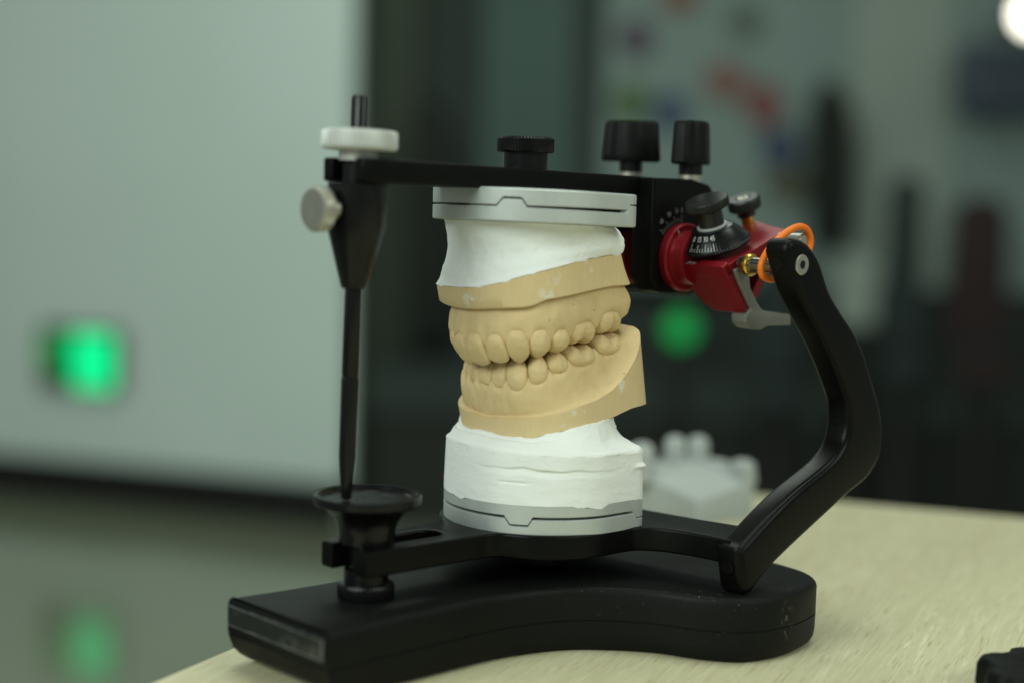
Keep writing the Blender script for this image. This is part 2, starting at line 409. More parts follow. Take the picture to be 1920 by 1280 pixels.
def sticker(px, py, rx, ry, col, word):
    m = plain(word+'_paper', tuple(0.55*q+0.05 for q in col), 0.7, 0, 0.2, 0.08, 20)
    c = at(px, py, YB-14); sc = (YB-CAMY)/2930
    lp = lambda d: [(c[0]+rx*sc*math.cos(q*math.pi/16), YB-14+d, c[2]+ry*sc*math.sin(q*math.pi/16)) for q in range(32)]
    v, f = loops_vf([lp(0), lp(6)])
    mesh('paper_cutout', v, f, m, None, smooth=0, label=word+' paper cutout stuck on the grey glass panel', cat='paper cutout', group='paper cutouts on the glass')
for q in ((1192, 72, 34, 34, (0.10, 0.05, 0.11), 'purple'), (1275, -6, 34, 26, (0.34, 0.10, 0.035), 'rust orange'), (1182, 192, 34, 36, (0.09, 0.21, 0.025), 'green'),
          (1256, 210, 34, 36, (0.03, 0.085, 0.22), 'blue'), (1362, 152, 40, 34, (0.36, 0.15, 0.115), 'salmon pink'), (1432, 196, 32, 40, (0.34, 0.045, 0.045), 'red'),
          (1462, 278, 36, 40, (0.022, 0.055, 0.165), 'navy blue'), (1478, 348, 44, 28, (0.115, 0.105, 0.02), 'olive'), (1398, 40, 30, 30, (0.12, 0.17, 0.14), 'grey green')): sticker(*q)

def blob(name, pts, Y, depth, mat, label, cat, **kw):
    """rounded upholstered / fabric body: outline with swelling depth"""
    P = np.array(spline([tuple(at(x, y, Y)[[0, 2]]) for x, y in pts], 6, True)); c = P.mean(0); loops = []
    for k in range(9):
        a = -math.pi/2+math.pi*k/8; s_ = max(0.03, math.cos(a)**0.5 if k not in (0, 8) else 0.03)
        q = c+(P-c)*(0.55+0.45*s_ if k not in (0, 8) else 0.5)
        loops.append([(x, Y+depth/2*math.sin(a), z) for x, z in q])
    v, f = loops_vf(loops); return mesh(name, v, f, mat, None, smooth=60, label=label, cat=cat, **kw)
blob('hanging_coat', [(1556, 148), (1590, 190), (1602, 280), (1596, 400), (1570, 470), (1530, 460), (1516, 380), (1514, 260), (1528, 180)], 3900, 120, M['cloth'], 'long dark coat hanging between the grey glass and the pale panel', 'coat')
blob('hanging_coat', [(800, 175), (840, 240), (846, 420), (842, 640), (770, 640), (764, 420), (768, 240)], 3850, 120, M['cloth'], 'black coat hanging by the dark door frame at the left', 'coat')
blob('screen', [(1800, 90), (1900, 85), (1960, 90), (1960, 215), (1900, 222), (1800, 215)], 3850, 60, M['blue'], 'dark blue screen high at the right edge', 'screen')
M['seat'] = plain('dark_chair_fabric', (0.032, 0.044, 0.043), 0.8, 0, 0.2, 0.15, 8); M['maroon'] = plain('dark_maroon_fabric', (0.036, 0.024, 0.024), 0.8, 0, 0.2, 0.15, 8)
def chair(px0, px1, py0, py1, Y, mat, label):
    a = at(px0, py1, Y); b = at(px1, py0, Y); cx = (a[0]+b[0])/2; hw = (b[0]-a[0])/2; sz = a[2]
    t = empty('office_chair', (cx, Y, FLOOR), label, 'chair', 'office chairs in the background')
    P = fillet([(cx-hw, sz, 30), (cx+hw, sz, 30), (cx+hw*0.86, b[2], 90), (cx-hw*0.86, b[2], 90)], 60)
    loops = [[(cx+(x-cx)*k, Y+d, sz+(z-sz)*k) for x, z in P] for k, d in ((0.92, -25), (1, -10), (1, 20), (0.92, 35))]
    v, f = loops_vf(loops); mesh('backrest', v, f, mat, t, smooth=50)
    S = fillet([(cx-hw, Y-hw*1.7), (cx+hw, Y-hw*1.7), (cx+hw, Y-40), (cx-hw, Y-40)], 60)
    v, f = loops_vf([[(x, y, sz-90) for x, y in S], [(x, y, sz-20) for x, y in S]]); mesh('seat', v, f, mat, t, smooth=40)
    lathe('pedestal', (cx, Y-hw*0.8, FLOOR), (0, 0, 1), [(hw, 0), (hw, 25), (40, 60), (30, sz-92-FLOOR)], M['deep'], t)
chair(1650, 1740, 330, 640, 3500, M['seat'], 'tall teal black office chair back before the pale panel')
chair(1770, 1900, 370, 640, 3420, M['maroon'], 'dark maroon office chair at the far right')
chair(1410, 1500, 470, 690, 3560, M['seat'], 'low dark office chair just right of the red condylar joint')
c = at(1607, 545, 3560); cuboid('paper_bag', c[0]-52, c[0]+52, 3560, 3620, at(1607, 610, 3560)[2], at(1607, 478, 3560)[2], M['light'], None, label='small pale paper bag standing far behind the black post', cat='bag')
bs = at(1607, 612, 3555); st = empty('side_stand', (bs[0], 3590, FLOOR), 'dark narrow stand carrying the pale paper bag', 'stand')
cuboid('stand_top', bs[0]-80, bs[0]+80, 3540, 3640, at(1607, 622, 3560)[2], at(1607, 611.5, 3560)[2], M['deep'], st)
cuboid('column', bs[0]-40, bs[0]+40, 3560, 3620, FLOOR+1, at(1607, 622, 3560)[2]-1, M['deep'], st)
# glowing disc added for the green lamp's reflection in the dark glass; white spot lamp
g2 = at(1276, 616, 3600); lp = empty('green_reflection', tuple(g2), 'glowing green disc standing in for the green lamp reflected in dark glass behind the casts', 'lamp')
lathe('lens', (g2[0], 3600, g2[2]), (0, -1, 0), [(40, 0), (40, 14), (30, 22), (0.1, 25)], m_emit('green_reflection_glow', (0.0, 0.30, 0.055), 1.0), lp)  # glows in place of the mirrored green light
lathe('reflection_rim', (g2[0], 3601, g2[2]), (0, 1, 0), [(54, 0), (54, 30), (40, 40)], M['dark'], lp)  # made-up rim around the reflection disc
cuboid('stand', g2[0]-20, g2[0]+20, 3610, 3636, FLOOR+1, g2[2]-56, M['deep'], lp)  # made-up support under the reflection disc
g3 = at(1936, 28, 3700); sp = empty('spot_lamp', tuple(g3), 'bright white spot lamp at the top right corner', 'lamp')
lathe('bulb', (g3[0], 3700, g3[2]), (0, -1, 0), [(46, 0), (46, 10), (30, 26), (0.1, 32)], m_emit('white_lamp_light', (1.0, 0.97, 0.82), 5.0), sp)
lathe('shade', (g3[0], 3702, g3[2]), (0, 1, 0), [(54, 0), (52, 40), (20, 90)], M['dark'], sp)
cuboid('arm', g3[0]-8, g3[0]+8, 3740, YB-1, g3[2]-8, g3[2]+8, M['dark'], sp)

# ================================================================== TABLE
def xy(p): return np.array(p, float)
A0, A1 = xy((-112.3, -78.6)), xy((-86.0, -21.4)); B0, B1 = xy((132.5, 274.4)), xy((265.2, 228.3))
da = (A1-A0)/np.linalg.norm(A1-A0); db = (B1-B0)/np.linalg.norm(B1-B0)
kk = np.linalg.solve(np.array([da, -db]).T, B0-A0); KC = A0+da*kk[0]
tab = empty('table', (*KC, FLOOR), 'pale oak table carrying the articulator', 'table')
top = [tuple(KC), tuple(KC+db*1300), tuple(KC+db*1300-da*800), tuple(KC-da*800)]
C4 = sum((np.array(q) for q in top), np.zeros(2))/4
loops = [[tuple(C4+(np.array(q)-C4)*k)+(z,) for q in top] for z, k in ((-25, 1), (-1.0, 1), (0, 0.9988))]
v, f = loops_vf(loops); mesh('tabletop', v, f, M['wood'], tab, smooth=0)
for q in top:
    c = C4+(np.array(q)-C4)*0.86
    cuboid('leg', c[0]-22, c[0]+22, c[1]-22, c[1]+22, FLOOR+1, -25.5, M['dark'], tab)

# ================================================================== BASE BLOCK
TC = 2.5
half = [(-112, 27.6), (-104, 27.2), (-93, 26.2), (-60, 25), (-36, 25), (-15, 30), (-2, 39), (9, 52), (15, 66), (22, 76), (30, 81), (44, 83), (58, 81), (69, 76.5), (76, 66), (78.5, 54)]
near = spline(half, 6); plan = [(s, t+TC) for s, t in near] + [(79, 30+TC), (79, -30+TC)] + [(s, -t+TC) for s, t in near[::-1]]
plan = np.array(plan)
def base_loop(z, inset):
    P = plan.copy(); d = np.roll(P, -1, 0)-np.roll(P, 1, 0); n = np.stack([d[:, 1], -d[:, 0]], 1); n /= np.linalg.norm(n, axis=1)[:, None]
    cen = P.mean(0)
    if ((P-cen)*n).sum() < 0: n = -n
    fr = P[:, 0] < -108
    Q = P-n*inset
    if z < 13:
        q = 13-z; ext = 13-math.sqrt(max(0, 169-q*q)); wgt = np.clip((-92-P[:, 0])/20, 0, 1); Q[:, 0] += wgt*ext
    return Warr(np.column_stack([Q, np.full(len(Q), z)]))
bb = empty('plinth', W(0, TC, 0), 'matte black waisted plinth under the articulator with a clear tape strip on its end', 'plinth')
loops = [base_loop(z, i) for z, i in ((0.3, 4), (0.3, 3.2), (1.2, 1.6), (3, 0.5), (6, 0.1), (11.0, 0), (11.15, 0.35), (11.5, 0.35), (11.65, 0), (16, 0), (20.6, 0), (21.9, 0.35), (22.7, 1.0), (23, 1.9))]
M['plinth'] = dusty_black('scuffed_matte_black_plastic', (0.0045, 0.005, 0.0045), 0.50, 0.9)
add_scuff(M['plinth'], W(43.5, 85.5, 12.5), 7.0, (1.6, 1.6, 0.75)); add_scuff(M['plinth'], W(-60, -14, 23), 16.0, (1, 1, 1))
v, f = loops_vf(loops); mesh('block', v, f, M['plinth'], bb, smooth=40)
m, nt, p = new_mat('clear_adhesive_tape'); M['tape'] = m
vv = coords(nt); edge = ramp(nt, noise(nt, vv, 160, 5, 0.7), [(0.56, 0), (0.72, 0.5)])
L(nt, mix(nt, edge, (0.012, 0.013, 0.012), (0.13, 0.14, 0.13)), p.inputs['Base Color']); p.inputs['Roughness'].default_value = 0.22
bump(nt, p, noise(nt, vv, 120, 3), 0.3, 0.001)
M['tapeedge'] = plain('frosted_tape_edge', (0.10, 0.108, 0.10), 0.4, 0, 0.5, 0.75, 260)
mb = MB(); mb.add(*box_vf(W(-112.45, -26.3+TC, 14.2), TV, SV, ZV, 52.6, 0.35, 6.8))
rnd = random.Random(4)
for z0 in (14.2, 20.6):
    for i in range(26):
        h_ = 0.22+0.32*rnd.random(); mb.add(*box_vf(W(-112.6, -26.3+TC+i*2.02, z0-0.05), TV, SV, ZV, 2.02, 0.3, h_), 1)
for i in range(7): mb.add(*box_vf(W(-112.6, 26.3+TC-0.9-0.5*rnd.random(), 14.2+i*0.95), TV, SV, ZV, 0.9, 0.3, 0.95), 1)
mb.build('tape_strip', [M['tape'], M['tapeedge']], bb, smooth=0)

# ================================================================== ARTICULATOR
ART = empty('articulator', W(0, 0, 23.2), 'black dental articulator with red joints standing on the black base', 'articulator')
# --- lower frame
hs = [(-80, 12.3), (-60, 12.6), (-40, 13.2), (-31, 14.5), (-24, 24.5), (-14, 32.0), (-2, 35.3), (10, 35.6), (17, 37), (22, 43), (25, 52), (26.5, 62)]
hr = [(26.5, 70), (50, 70), (50, 60), (46, 40), (43, 18), (42, 0)]
nearh = [(-85.5, 12.2)] + spline(hs, 5) + hr
ol = [(s, t+TC) for s, t in nearh] + [(s, -t+TC) for s, t in nearh[::-1][1:]]
slot_b = [(-85.5, -6+TC), (-68, -6+TC), (-67, -5+TC)] + [(-51+5*math.sin(a), 5*math.sin(a-math.pi/2)*1.0+TC) for a in np.linspace(0, math.pi, 9)]
slot = [(-85.5, -6.2+TC), (-71, -6.2+TC), (-69, -5+TC)] + [(-50+5*math.sin(a), -5*math.cos(a)+TC) for a in np.linspace(0, math.pi, 11)] + [(-69, 5+TC), (-71, 6.2+TC), (-85.5, 6.2+TC)]
# open-ended slot: join it to the outline at the fork
ol_full = ol + slot
v, f = extrude_vf([swap(ol_full)], 33.0, 41.6, FPLAN, 0.9)
mesh('lower_frame', v, f, M['frame'], ART, smooth=40)
lathe('mounting_screw', W(4, TC, 23.6), ZV, [(8.5, 0, 1), (9.5, 1, 1), (9.5, 6, 1), (7, 6.4), (7, 9.2)], M['gloss'], ART, knurl=40)
# --- incisal table
it = lathe('incisal_table', W(-75, TC*0.4, 0), ZV, [(5.8, 33), (5.8, 41.7), (9.2, 41.7), (9.4, 43.5), (9.5, 46), (10.2, 48.6), (11.8, 51), (14, 52.9), (16.6, 54.2), (17.6, 54.5), (18.0, 55), (18.0, 57.2), (17.6, 57.7), (16.6, 57.7), (16.2, 57.2), (15.6, 56.3), (0.1, 56.1)], M['gloss'], ART, seg=96)
lathe('lock_nut', W(-75, TC*0.4, 23.2), ZV, [(9.3, 0), (9.6, 0.8, 1), (9.6, 4.0, 1), (9.0, 4.8), (7.4, 5.0), (7.4, 9.6), (6, 9.7)], M['gloss'], it, knurl=48, amp=0.2)
# --- rear posts
pf = [(43.7, 140.1), (46.1, 135.5), (52.5, 125.1), (59.6, 116.6), (67.5, 108.2), (74.2, 99.9), (79.6, 92.0), (83.4, 85.7), (84.6, 80.6), (84.5, 75.9), (82.0, 70.2), (74.3, 64.5), (55.0, 56.5), (40.1, 48.8), (25.5, 40.0)]
pr = [(44.3, 143.4), (46.9, 145.0), (53.0, 144.3), (57.7, 142.1), (63.4, 136.8), (69.5, 126.8), (77.5, 118.9), (85.6, 111.9), (91.8, 104.8), (96.6, 96.7), (101.4, 88.5), (105.1, 81.2), (106.9, 72.0), (105.8, 64.0), (98.2, 56.4), (82.9, 50.1), (45.1, 32.4), (33.5, 24.6)]
post_ol = spline(pr, 4) + [(32, 23.3), (28, 23.3), (26.5, 25), (24.6, 34), (23.6, 39), (24.2, 40.2)] + spline(pf[::-1], 4)
def post(sign):
    t0, t1 = (68, 79) if sign > 0 else (-75, -64)
    v, f = extrude_vf([post_ol], t0, t1, FSIDE, 2.6, 5); po = mesh('rear_post', v, f, M['frame'], ART, smooth=50)
    to = t1 if sign > 0 else t0
    mb = MB(); mb.add(*lathe_vf(W(51.8, to-0.3*sign, 136.1), TV*sign, [(3.6, 0), (3.6, 0.45), (3.3, 0.75), (1.55, 0.75), (1.5, 0.3), (0.1, 0.3)], 40)); 
    mb.build('hex_screw', M['steel'], po)
    mb = MB(); mb.add(*lathe_vf(W(51.8, to+0.05*sign, 136.1), TV*sign, [(1.45, 0), (1.45, 0.1)], 6)); mb.build('hex_socket', M['gloss'], po)
    for (s_, z_), (ds, dz) in (((45.55, 136.5), (-0.88, -0.47)), ((24.2, 33.0), (-0.99, -0.12)), ((84.9, 79.5), (-1, 0))):
        n = np.array(SV*ds+ZV*dz); o_ = W(s_, (t0+t1)/2, z_)
        lathe('plug', o_-n*0.6, n, [(2.7, 0), (2.7, 0.75), (2.3, 0.85), (2.2, 0.7), (0.1, 0.7)], M['frame'], po)
    return po
post(1); post(-1)
# foot web joining frame and post
# --- upper frame: bar in plan + rear block in profile
SL = -0.018
def FUP(x, y, d): return W(y, x, d+SL*(y+30))
mb = MB()
barp = [(-11, -87, 2.0), (-5.6, -87, 1.2), (-5.6, -72, 4), (5.6, -72, 4), (5.6, -86.5, 1.5), (11, -86.5, 7), (11, 50, 0), (-11, 50, 0)]
v, f = extrude_vf([fillet(barp, 5, 8)], 159.2, 166.9, FUP, 0.8); mb.add(v, f)
blk = [(42, 165.2, 0.5), (42, 128, 5), (47, 122.2, 6), (66, 121.4, 8), (77, 128, 8), (78.5, 158, 6), (74, 163.2, 4), (64, 165.2, 4)]
for ta, tb in ((7.4, 18), (-18, -7.4)):
    v, f = extrude_vf([fillet(blk, 4, 8)], ta, tb, FSIDE, 0.9); mb.add(v, f)
bridge = [(42.2, 165.0, 0.5), (42.2, 152, 3), (77, 152, 3), (77.4, 158, 5), (73.8, 163.0, 4), (64, 165.0, 4)]
v, f = extrude_vf([fillet(bridge, 4, 8)], -8.5, 8.5, FSIDE, 0.4); mb.add(v, f)
UF = mb.build('upper_frame', M['black'], ART, smooth=40)
# --- incisal pin and its holder
PT, PB = W(-79.9, 0, 187.9), W(-83.0, 0, 56.6)
pax = (PT-PB)/np.linalg.norm(PT-PB); PL = np.linalg.norm(PT-PB)
pin_prof = [(1.2, 0), (1.75, 0.5), (1.9, 3), (2.85, 14), (2.95, 38), (2.95, 40.2), (2.7, 40.4), (2.7, 41.2), (2.85, 41.5), (2.75, 68), (2.75, PL-1.0), (2.3, PL)]
v, f = lathe_vf(PB, pax, pin_prof, knurl=10, amp=0.0)
v = np.array(v); mesh('incisal_pin', v, f, M['gloss'], ART, smooth=30)
def onpin(z): return PB+pax*((z-PB[2])/pax[2])
ph = lathe('pin_holder', onpin(125.6), pax, [(3.6, 0), (4.2, 0.6), (9.75, 20.5), (9.75, 33.9), (9.4, 34.3), (5.2, 34.35), (5.2, 40.6)], M['gloss'], ART, seg=80)
sn = lathe('adjusting_nut', onpin(167.0), pax, [(6.4, 0), (6.4, 3.2), (11.6, 3.4, 1), (12.5, 4.3, 1), (12.5, 9.0, 1), (11.9, 9.8), (3.2, 9.9)], M['alu'], ART, knurl=52, amp=0.45)
th = lathe('thumb_screw', onpin(151.2)-SV*8.6, -SV, [(3.7, 0), (3.7, 4.0), (6.3, 4.1, 1), (7.2, 4.7, 1), (7.2, 8.2, 1), (6.5, 9.0), (4, 9.05), (0.1, 8.9)], M['steel'], ART, knurl=44, amp=0.28)
# --- screws on the upper frame
lathe('centre_screw', W(-6.5, 0, 166.0), ZV, [(7.9, 0), (7.9, 6.4), (9.7, 6.5, 1), (10.2, 7.1, 1), (10.2, 11.2, 1), (9.4, 12.0), (5, 12), (4.6, 11.2), (0.1, 11.2)], M['gloss'], ART, knurl=52, amp=0.32)
def wing(s, t, z, h, ang, collar):
    hl, hw, cr = 11.4, 4.1, 6.3
    def outl(k):
        P = []
        for i in range(72):
            a = 2*math.pi*i/72; ca, sa = abs(math.cos(a)), abs(math.sin(a))
            r1 = 1/((ca/hl)**5+(sa/hw)**5)**0.2; r = max(r1, cr if sa > 0.3 else 0) if sa > 0.2 else r1
            r = max(r1, 1/((ca/8.0)**2+(sa/cr)**2)**0.5)
            P.append((r*k*math.cos(a), r*k*math.sin(a)))
        return P
    ca, sa = math.cos(ang), math.sin(ang)
    loops = []
    for k, dz in ((0.93, 0), (1.0, 0.8), (0.985, 3), (0.90, h-1.6), (0.86, h-0.5), (0.80, h)):
        loops.append([W(s, t, z+dz)+np.array([x*ca-y*sa, x*sa+y*ca, 0]) for x, y in outl(k)])
    v, f = loops_vf(loops); wk = mesh('wing_knob', v, f, M['base'], ART, smooth=45)
    lathe('neck', W(s, t, z-3.9), ZV, [(4.6, 0), (4.6, 3.88)], M['gloss'], wk)
    lathe('collar', W(s, t, z-collar-1.5), ZV, [(4.6, 0), (4.8, 0.2), (4.8, collar-2.6), (4.6, collar-2.42)], M['steel'], wk)
wing(62.6, -13, 171.6, 15.8, math.radians(4), 6.2); wing(68.0, 13, 170.8, 16.4, math.radians(58), 7.2)

# --- condylar joints
HS, HZ = 58.6, 135.8
CT, ST = math.cos(math.radians(22.4)), math.sin(math.radians(22.4))
NTOP = -SV*ST+ZV*CT; UTOP = SV*CT+ZV*ST
def joint(sg):
    J = lambda s, t, z: W(s+0.105*(45-t), t*sg, z)
    tv = TV*sg-SV*0.105; tv = tv/np.linalg.norm(tv)
    hb = MB()
    hb.add(*lathe_vf(W(HS, 17.9*sg, HZ), TV*sg, [(12.4, 0), (12.8, 0.4), (12.8, 3.0), (12.3, 3.6), (10.2, 3.7), (10.0, 4.2), (10.0, 9)], 72))
    sec = lambda top_b, bulge: spline_sec(top_b, bulge)
    def section(k):
        # k=0 at the neck side, k=1 at the open side
        A = np.array([49.3, 133.6]); B0 = np.array([62.9, 116.4]); C = np.array([92.0-5.6*k, 150.2-2.7*k]); D = np.array([90-3*k, 139.5])
        kb = min(1.0, k/0.42); kb = math.sqrt(max(0.0, 1-(1-kb)**2))          # rounded lower corner next to the neck
        B = A+(B0-A)*(0.42+0.58*kb); E = B+np.array([14.1, 4.6])
        fr = [A+(B-A)*i/8 for i in range(9)]
        return fr + [E, D, C]
    loops = []
    for t, k, ins in ((23.2, 0, 0.975), (23.6, 0.0, 1.0), (24.0, 0.012, 1.0), (24.6, 0.04, 1.0), (25.8, 0.10, 1), (27.6, 0.19, 1), (30, 0.31, 1), (33, 0.5, 1.0)):
        S_ = section(k); cen = np.mean(S_, 0); loops.append([J(*(lambda q: (q[0], t, q[1]))(cen+(p-cen)*ins)) for p in S_])
    v, f = loops_vf(loops); hb.add(v, f)
    # front wall and roof of the open channel
    for which in ('front', 'roof', 'floor'):
        loops = []
        for t, k, ins in ((32.6, 0.5, 0), (40, 0.8, 0), (45.2, 1, 0), (46.2, 1, 0.5)):
            S_ = section(k)
            A, B, C, D, E = S_[0], S_[8], S_[11], S_[10], S_[9]
            dn = np.array([ST, -CT]); bk = np.array([0.79, 0.61])
            if which == 'front': q = S_[:9] + [p+bk*3.2 for p in S_[:9][::-1]]
            elif which == 'roof': q = [A+np.array([0.3, -0.25]), C-np.array([0.2, 0.1]), C+dn*4.6, A+dn*4.6+np.array([CT, ST])*1.2]
            else: q = [E+np.array([0, 0.2]), D-np.array([0.1, 0]), D+np.array([-3.4, 0]), E+np.array([-3.4, 2])]
            cen = np.mean(q, 0); loops.append([J((cen+(p-cen)*(1-ins*0.06))[0], t, (cen+(p-cen)*(1-ins*0.06))[1]) for p in q])
            if which == 'floor' and t > 39: break
        v, f = loops_vf(loops); hb.add(v, f)
    ho = hb.build('condylar_housing', M['red'], ART, smooth=38)
    bv = ho.modifiers.new('edge', 'BEVEL'); bv.width = 0.55*K; bv.segments = 2; bv.limit_method = 'ANGLE'; bv.angle_limit = math.radians(42)
    # bracket of grey metal inside the channel
    br = [(54.8, 132.6, 0.4), (58.6, 126.6, 1), (65.2, 118.2, 0.4), (62.0, 115.7, 0.5), (62.6, 112.8, 2), (65.8, 110.8, 2), (70.6, 110.2, 2), (75.2, 111.6, 1), (89, 111.3, 0.5), (89, 115.3, 0.5), (73.3, 117.2, 1), (71.2, 117.8, 1.5), (68.2, 120.6, 3), (64.0, 126, 5), (62.2, 134.5, 0.5)]
    v, f = extrude_vf([fillet(br, 1, 5)], 40.0, 47.6, lambda x, y, d: J(x, d, y), 0.35, 2)
    mesh('bracket', v, f, M['grey'], ho, smooth=35)
    ax0 = J(58.3, 45, 134.6)
    lathe('bushing', ax0+tv*4.0, tv, [(3.0, 0), (3.2, 0.3), (3.9, 1.8), (4.1, 2.6), (4.1, 3.6), (3.6, 4.2), (2.8, 4.3)], M['brass'], ho)
    lathe('axle', ax0+tv*2.7, tv, [(2.9, 0), (2.9, 21.5)], M['axle'], ho)
    lathe('guide_pin', J(77.4, 50.5, 143.7), tv, [(2.7, 0), (2.7, 11.2), (2.2, 11.8)], M['steel'], ho)
    pth = spline([(57.5, 130.0), (51.6, 131.2), (50.2, 134.7), (52.2, 138.5), (55.8, 141.9), (60.8, 145.1), (66.2, 147.6), (71.2, 148.8), (75.6, 147.9), (78.2, 144.6), (77.4, 140.2), (72.5, 136.4), (68, 134.4), (63, 132)], 6, True)
    v, f = tube_vf([W(s, 62.6*sg, z) for s, z in pth], 1.3, 12, True); mesh('rubber_ring', v, f, M['orange'], ho, smooth=60)
    # dial with scale, knob above, locking knob behind
    dc = J(62.0, 31.5, 139.4)+NTOP*1.6
    cone = [(11.9, 0), (12.8, 0.2, 1), (13.1, 0.9, 1), (12.8, 1.6, 1), (12.5, 1.9), (8.0, 7.0), (7.6, 7.2), (5.2, 7.25)]
    dl = lathe('scale_dial', dc, NTOP, cone, M['gloss'], ho, knurl=72, amp=0.25)
    lathe('washer', dc+NTOP*7.3, NTOP, [(5.4, 0), (5.6, 0.2), (5.6, 0.8), (5.2, 0.95)], M['silver'], dl)
    lathe('dial_knob', dc+NTOP*8.2, NTOP, [(4.8, 0), (4.8, 5.6), (6.6, 6.4), (7.8, 6.9, 1), (8.2, 7.4, 1), (8.2, 9.6, 1), (7.8, 10.1), (0.1, 10.15)], M['turned'], dl, knurl=60, amp=0.28)
    kc = J(88.0, 24.0, 149.8)
    lk = lathe('locking_knob', kc+NTOP*2.4, NTOP, [(3.6, 0), (3.6, 2.2), (5.8, 2.6), (6.4, 3.2, 1), (6.4, 6.6, 1), (5.8, 7.3), (3.0, 7.35), (2.8, 6.8), (0.1, 6.8)], M['turned'], ho, knurl=36, amp=0.2)
    lathe('brass_stem', kc-NTOP*2, NTOP, [(2.6, 0), (2.6, 4.38)], M['brass'], lk)
    lathe('hex_insert', kc+NTOP*9.25, NTOP, [(2.1, 0), (2.1, 0.6), (1.2, 0.65), (1.1, 0.2), (0.1, 0.2)], M['steel'], lk, seg=24)
    return ho, dl, dc
HO, DL, DC = joint(1); joint(-1)
lathe('hinge_sleeve', W(HS, -7.3, HZ), TV, [(10.8, 0), (11.2, 0.4), (11.2, 5.6), (10.8, 6)], M['red'], ART, seg=64)

# --- engraved scales
x_, y_, a_ = basis(NTOP)
def cone_pt(ang, h, lift=0.06):
    """ang measured from the direction facing the viewer side"""
    r = 12.5+(8.0-12.5)*(h-1.9)/5.1
    e1 = (-0.682*CT*np.array(UTOP)*1.0 + 0.731*TV); e1 -= NTOP*(e1@NTOP); e1 /= np.linalg.norm(e1)
    e2 = np.cross(NTOP, e1)
    d = e1*math.cos(ang)+e2*math.sin(ang); sl = np.array([-4.5, 5.1])/math.hypot(4.5, 5.1)
    tang = -e1*math.sin(ang)+e2*math.cos(ang)
    upv = d*sl[0]+NTOP*sl[1]; nv = np.cross(tang, upv)
    return DC+d*r+NTOP*h+nv*lift, tang, upv, nv
mk = MB()
def tick_cone(ang, h0, h1, w_):
    p, tg, up, nv = cone_pt(ang, h0); q = cone_pt(ang, h1)[0]
    mk.add([p-tg*w_/2, p+tg*w_/2, q+tg*w_/2*0.8, q-tg*w_/2*0.8], [(0, 1, 2, 3)])
def ang_of(v): return math.radians(-61+v*1.08)
for i in range(0, 10):
    val = i*5; tick_cone(ang_of(val), 2.1, 4.3 if val % 15 == 0 else 3.1, 0.17)
for val, tx in ((0, '0'), (15, '15'), (30, '30'), (45, '45')):
    p, tg, up, nv = cone_pt(ang_of(val), 5.75, 0.08); tv, tf = text_vf(tx, 2.9)
    mk.add([p+tg*a*0.62+up*b*1.0 for a, b, c_ in tv], tf)
mk.build('scale_marks', M['mark'], DL, smooth=0, recalc=False)
mk = MB()
for i in range(10):
    a = math.radians(140-i*5.4); r0, r1 = 13.1, (16.0 if i % 3 == 0 else 14.8)
    d = SV*math.cos(a)+ZV*math.sin(a); tg = -SV*math.sin(a)+ZV*math.cos(a); c0 = W(HS, 18.06, HZ)
    mk.add([c0+d*r0-tg*.11, c0+d*r0+tg*.11, c0+d*r1+tg*.11, c0+d*r1-tg*.11], [(0, 1, 2, 3)])
for a, tx in ((131, '45'), (115.5, '30'), (101.5, '15'), (91.5, '0')):
    a = math.radians(a); d = SV*math.cos(a)+ZV*math.sin(a); tg = SV*math.sin(a)-ZV*math.cos(a); c0 = W(HS, 18.07, HZ)+d*17.6
    tv, tf = text_vf(tx, 2.5); mk.add([c0+tg*q[0]*0.85+d*q[1] for q in tv], tf)
mk.build('scale_marks', M['markdim'], UF, smooth=0, recalc=False)
mk = MB()   # comb of fine lines on the red top face, index line on the collar
o_ = W(49.6, 27.5, 133.4)+UTOP*2.6+NTOP*0.12
for i in range(6):
    p = o_+TV*i*0.72; mk.add([p, p+TV*0.14, p+TV*0.14-UTOP*(2.0 if i in (0, 5) else 1.4), p-UTOP*(2.0 if i in (0, 5) else 1.4)], [(0, 1, 2, 3)])
mk.add([o_, o_+TV*3.74, o_+TV*3.74+UTOP*0.16, o_+UTOP*0.16], [(0, 1, 2, 3)])
a = math.radians(122); d = SV*math.cos(a)+ZV*math.sin(a); tg = -SV*math.sin(a)+ZV*math.cos(a); c0 = W(HS, 17.9+3.72, HZ)
mk.add([c0+d*10.3-tg*.16, c0+d*10.3+tg*.16, c0+d*12.2+tg*.16, c0+d*12.2-tg*.16], [(0, 1, 2, 3)])
mk.build('index_marks', M['mark'], HO, smooth=0, recalc=False)

# --- mounting plates
def plate_outline(s0, t0, inset=0.0, R=35.5, back=17.6, n=240):
    """D-shaped plate: half round towards the front, straight sides, chamfered rear corners; angle measured from the front"""
    pts = []
    hw = R-inset
    path = [(-hw*math.cos(a), hw*math.sin(a)) for a in np.linspace(0, math.pi/2, 80)] + [(back-3-inset, hw), (back-0.8-inset, hw-0.7), (back-inset, hw-3), (back-inset, 0)]
    path = np.array(path); L_ = np.concatenate([[0], np.cumsum(np.linalg.norm(np.diff(path, axis=0), axis=1))])
    u = np.linspace(0, L_[-1], n//2+1); s_ = np.interp(u, L_, path[:, 0]); t_ = np.interp(u, L_, path[:, 1])
    full = np.concatenate([np.column_stack([s_, t_]), np.column_stack([s_, -t_])[1:-1][::-1]])
    lab = np.concatenate([u, -u[1:-1][::-1]])
    return full+np.array([s0, t0]), lab
def sstep(x, a, b): return float(np.clip((x-a)/(b-a), 0, 1))
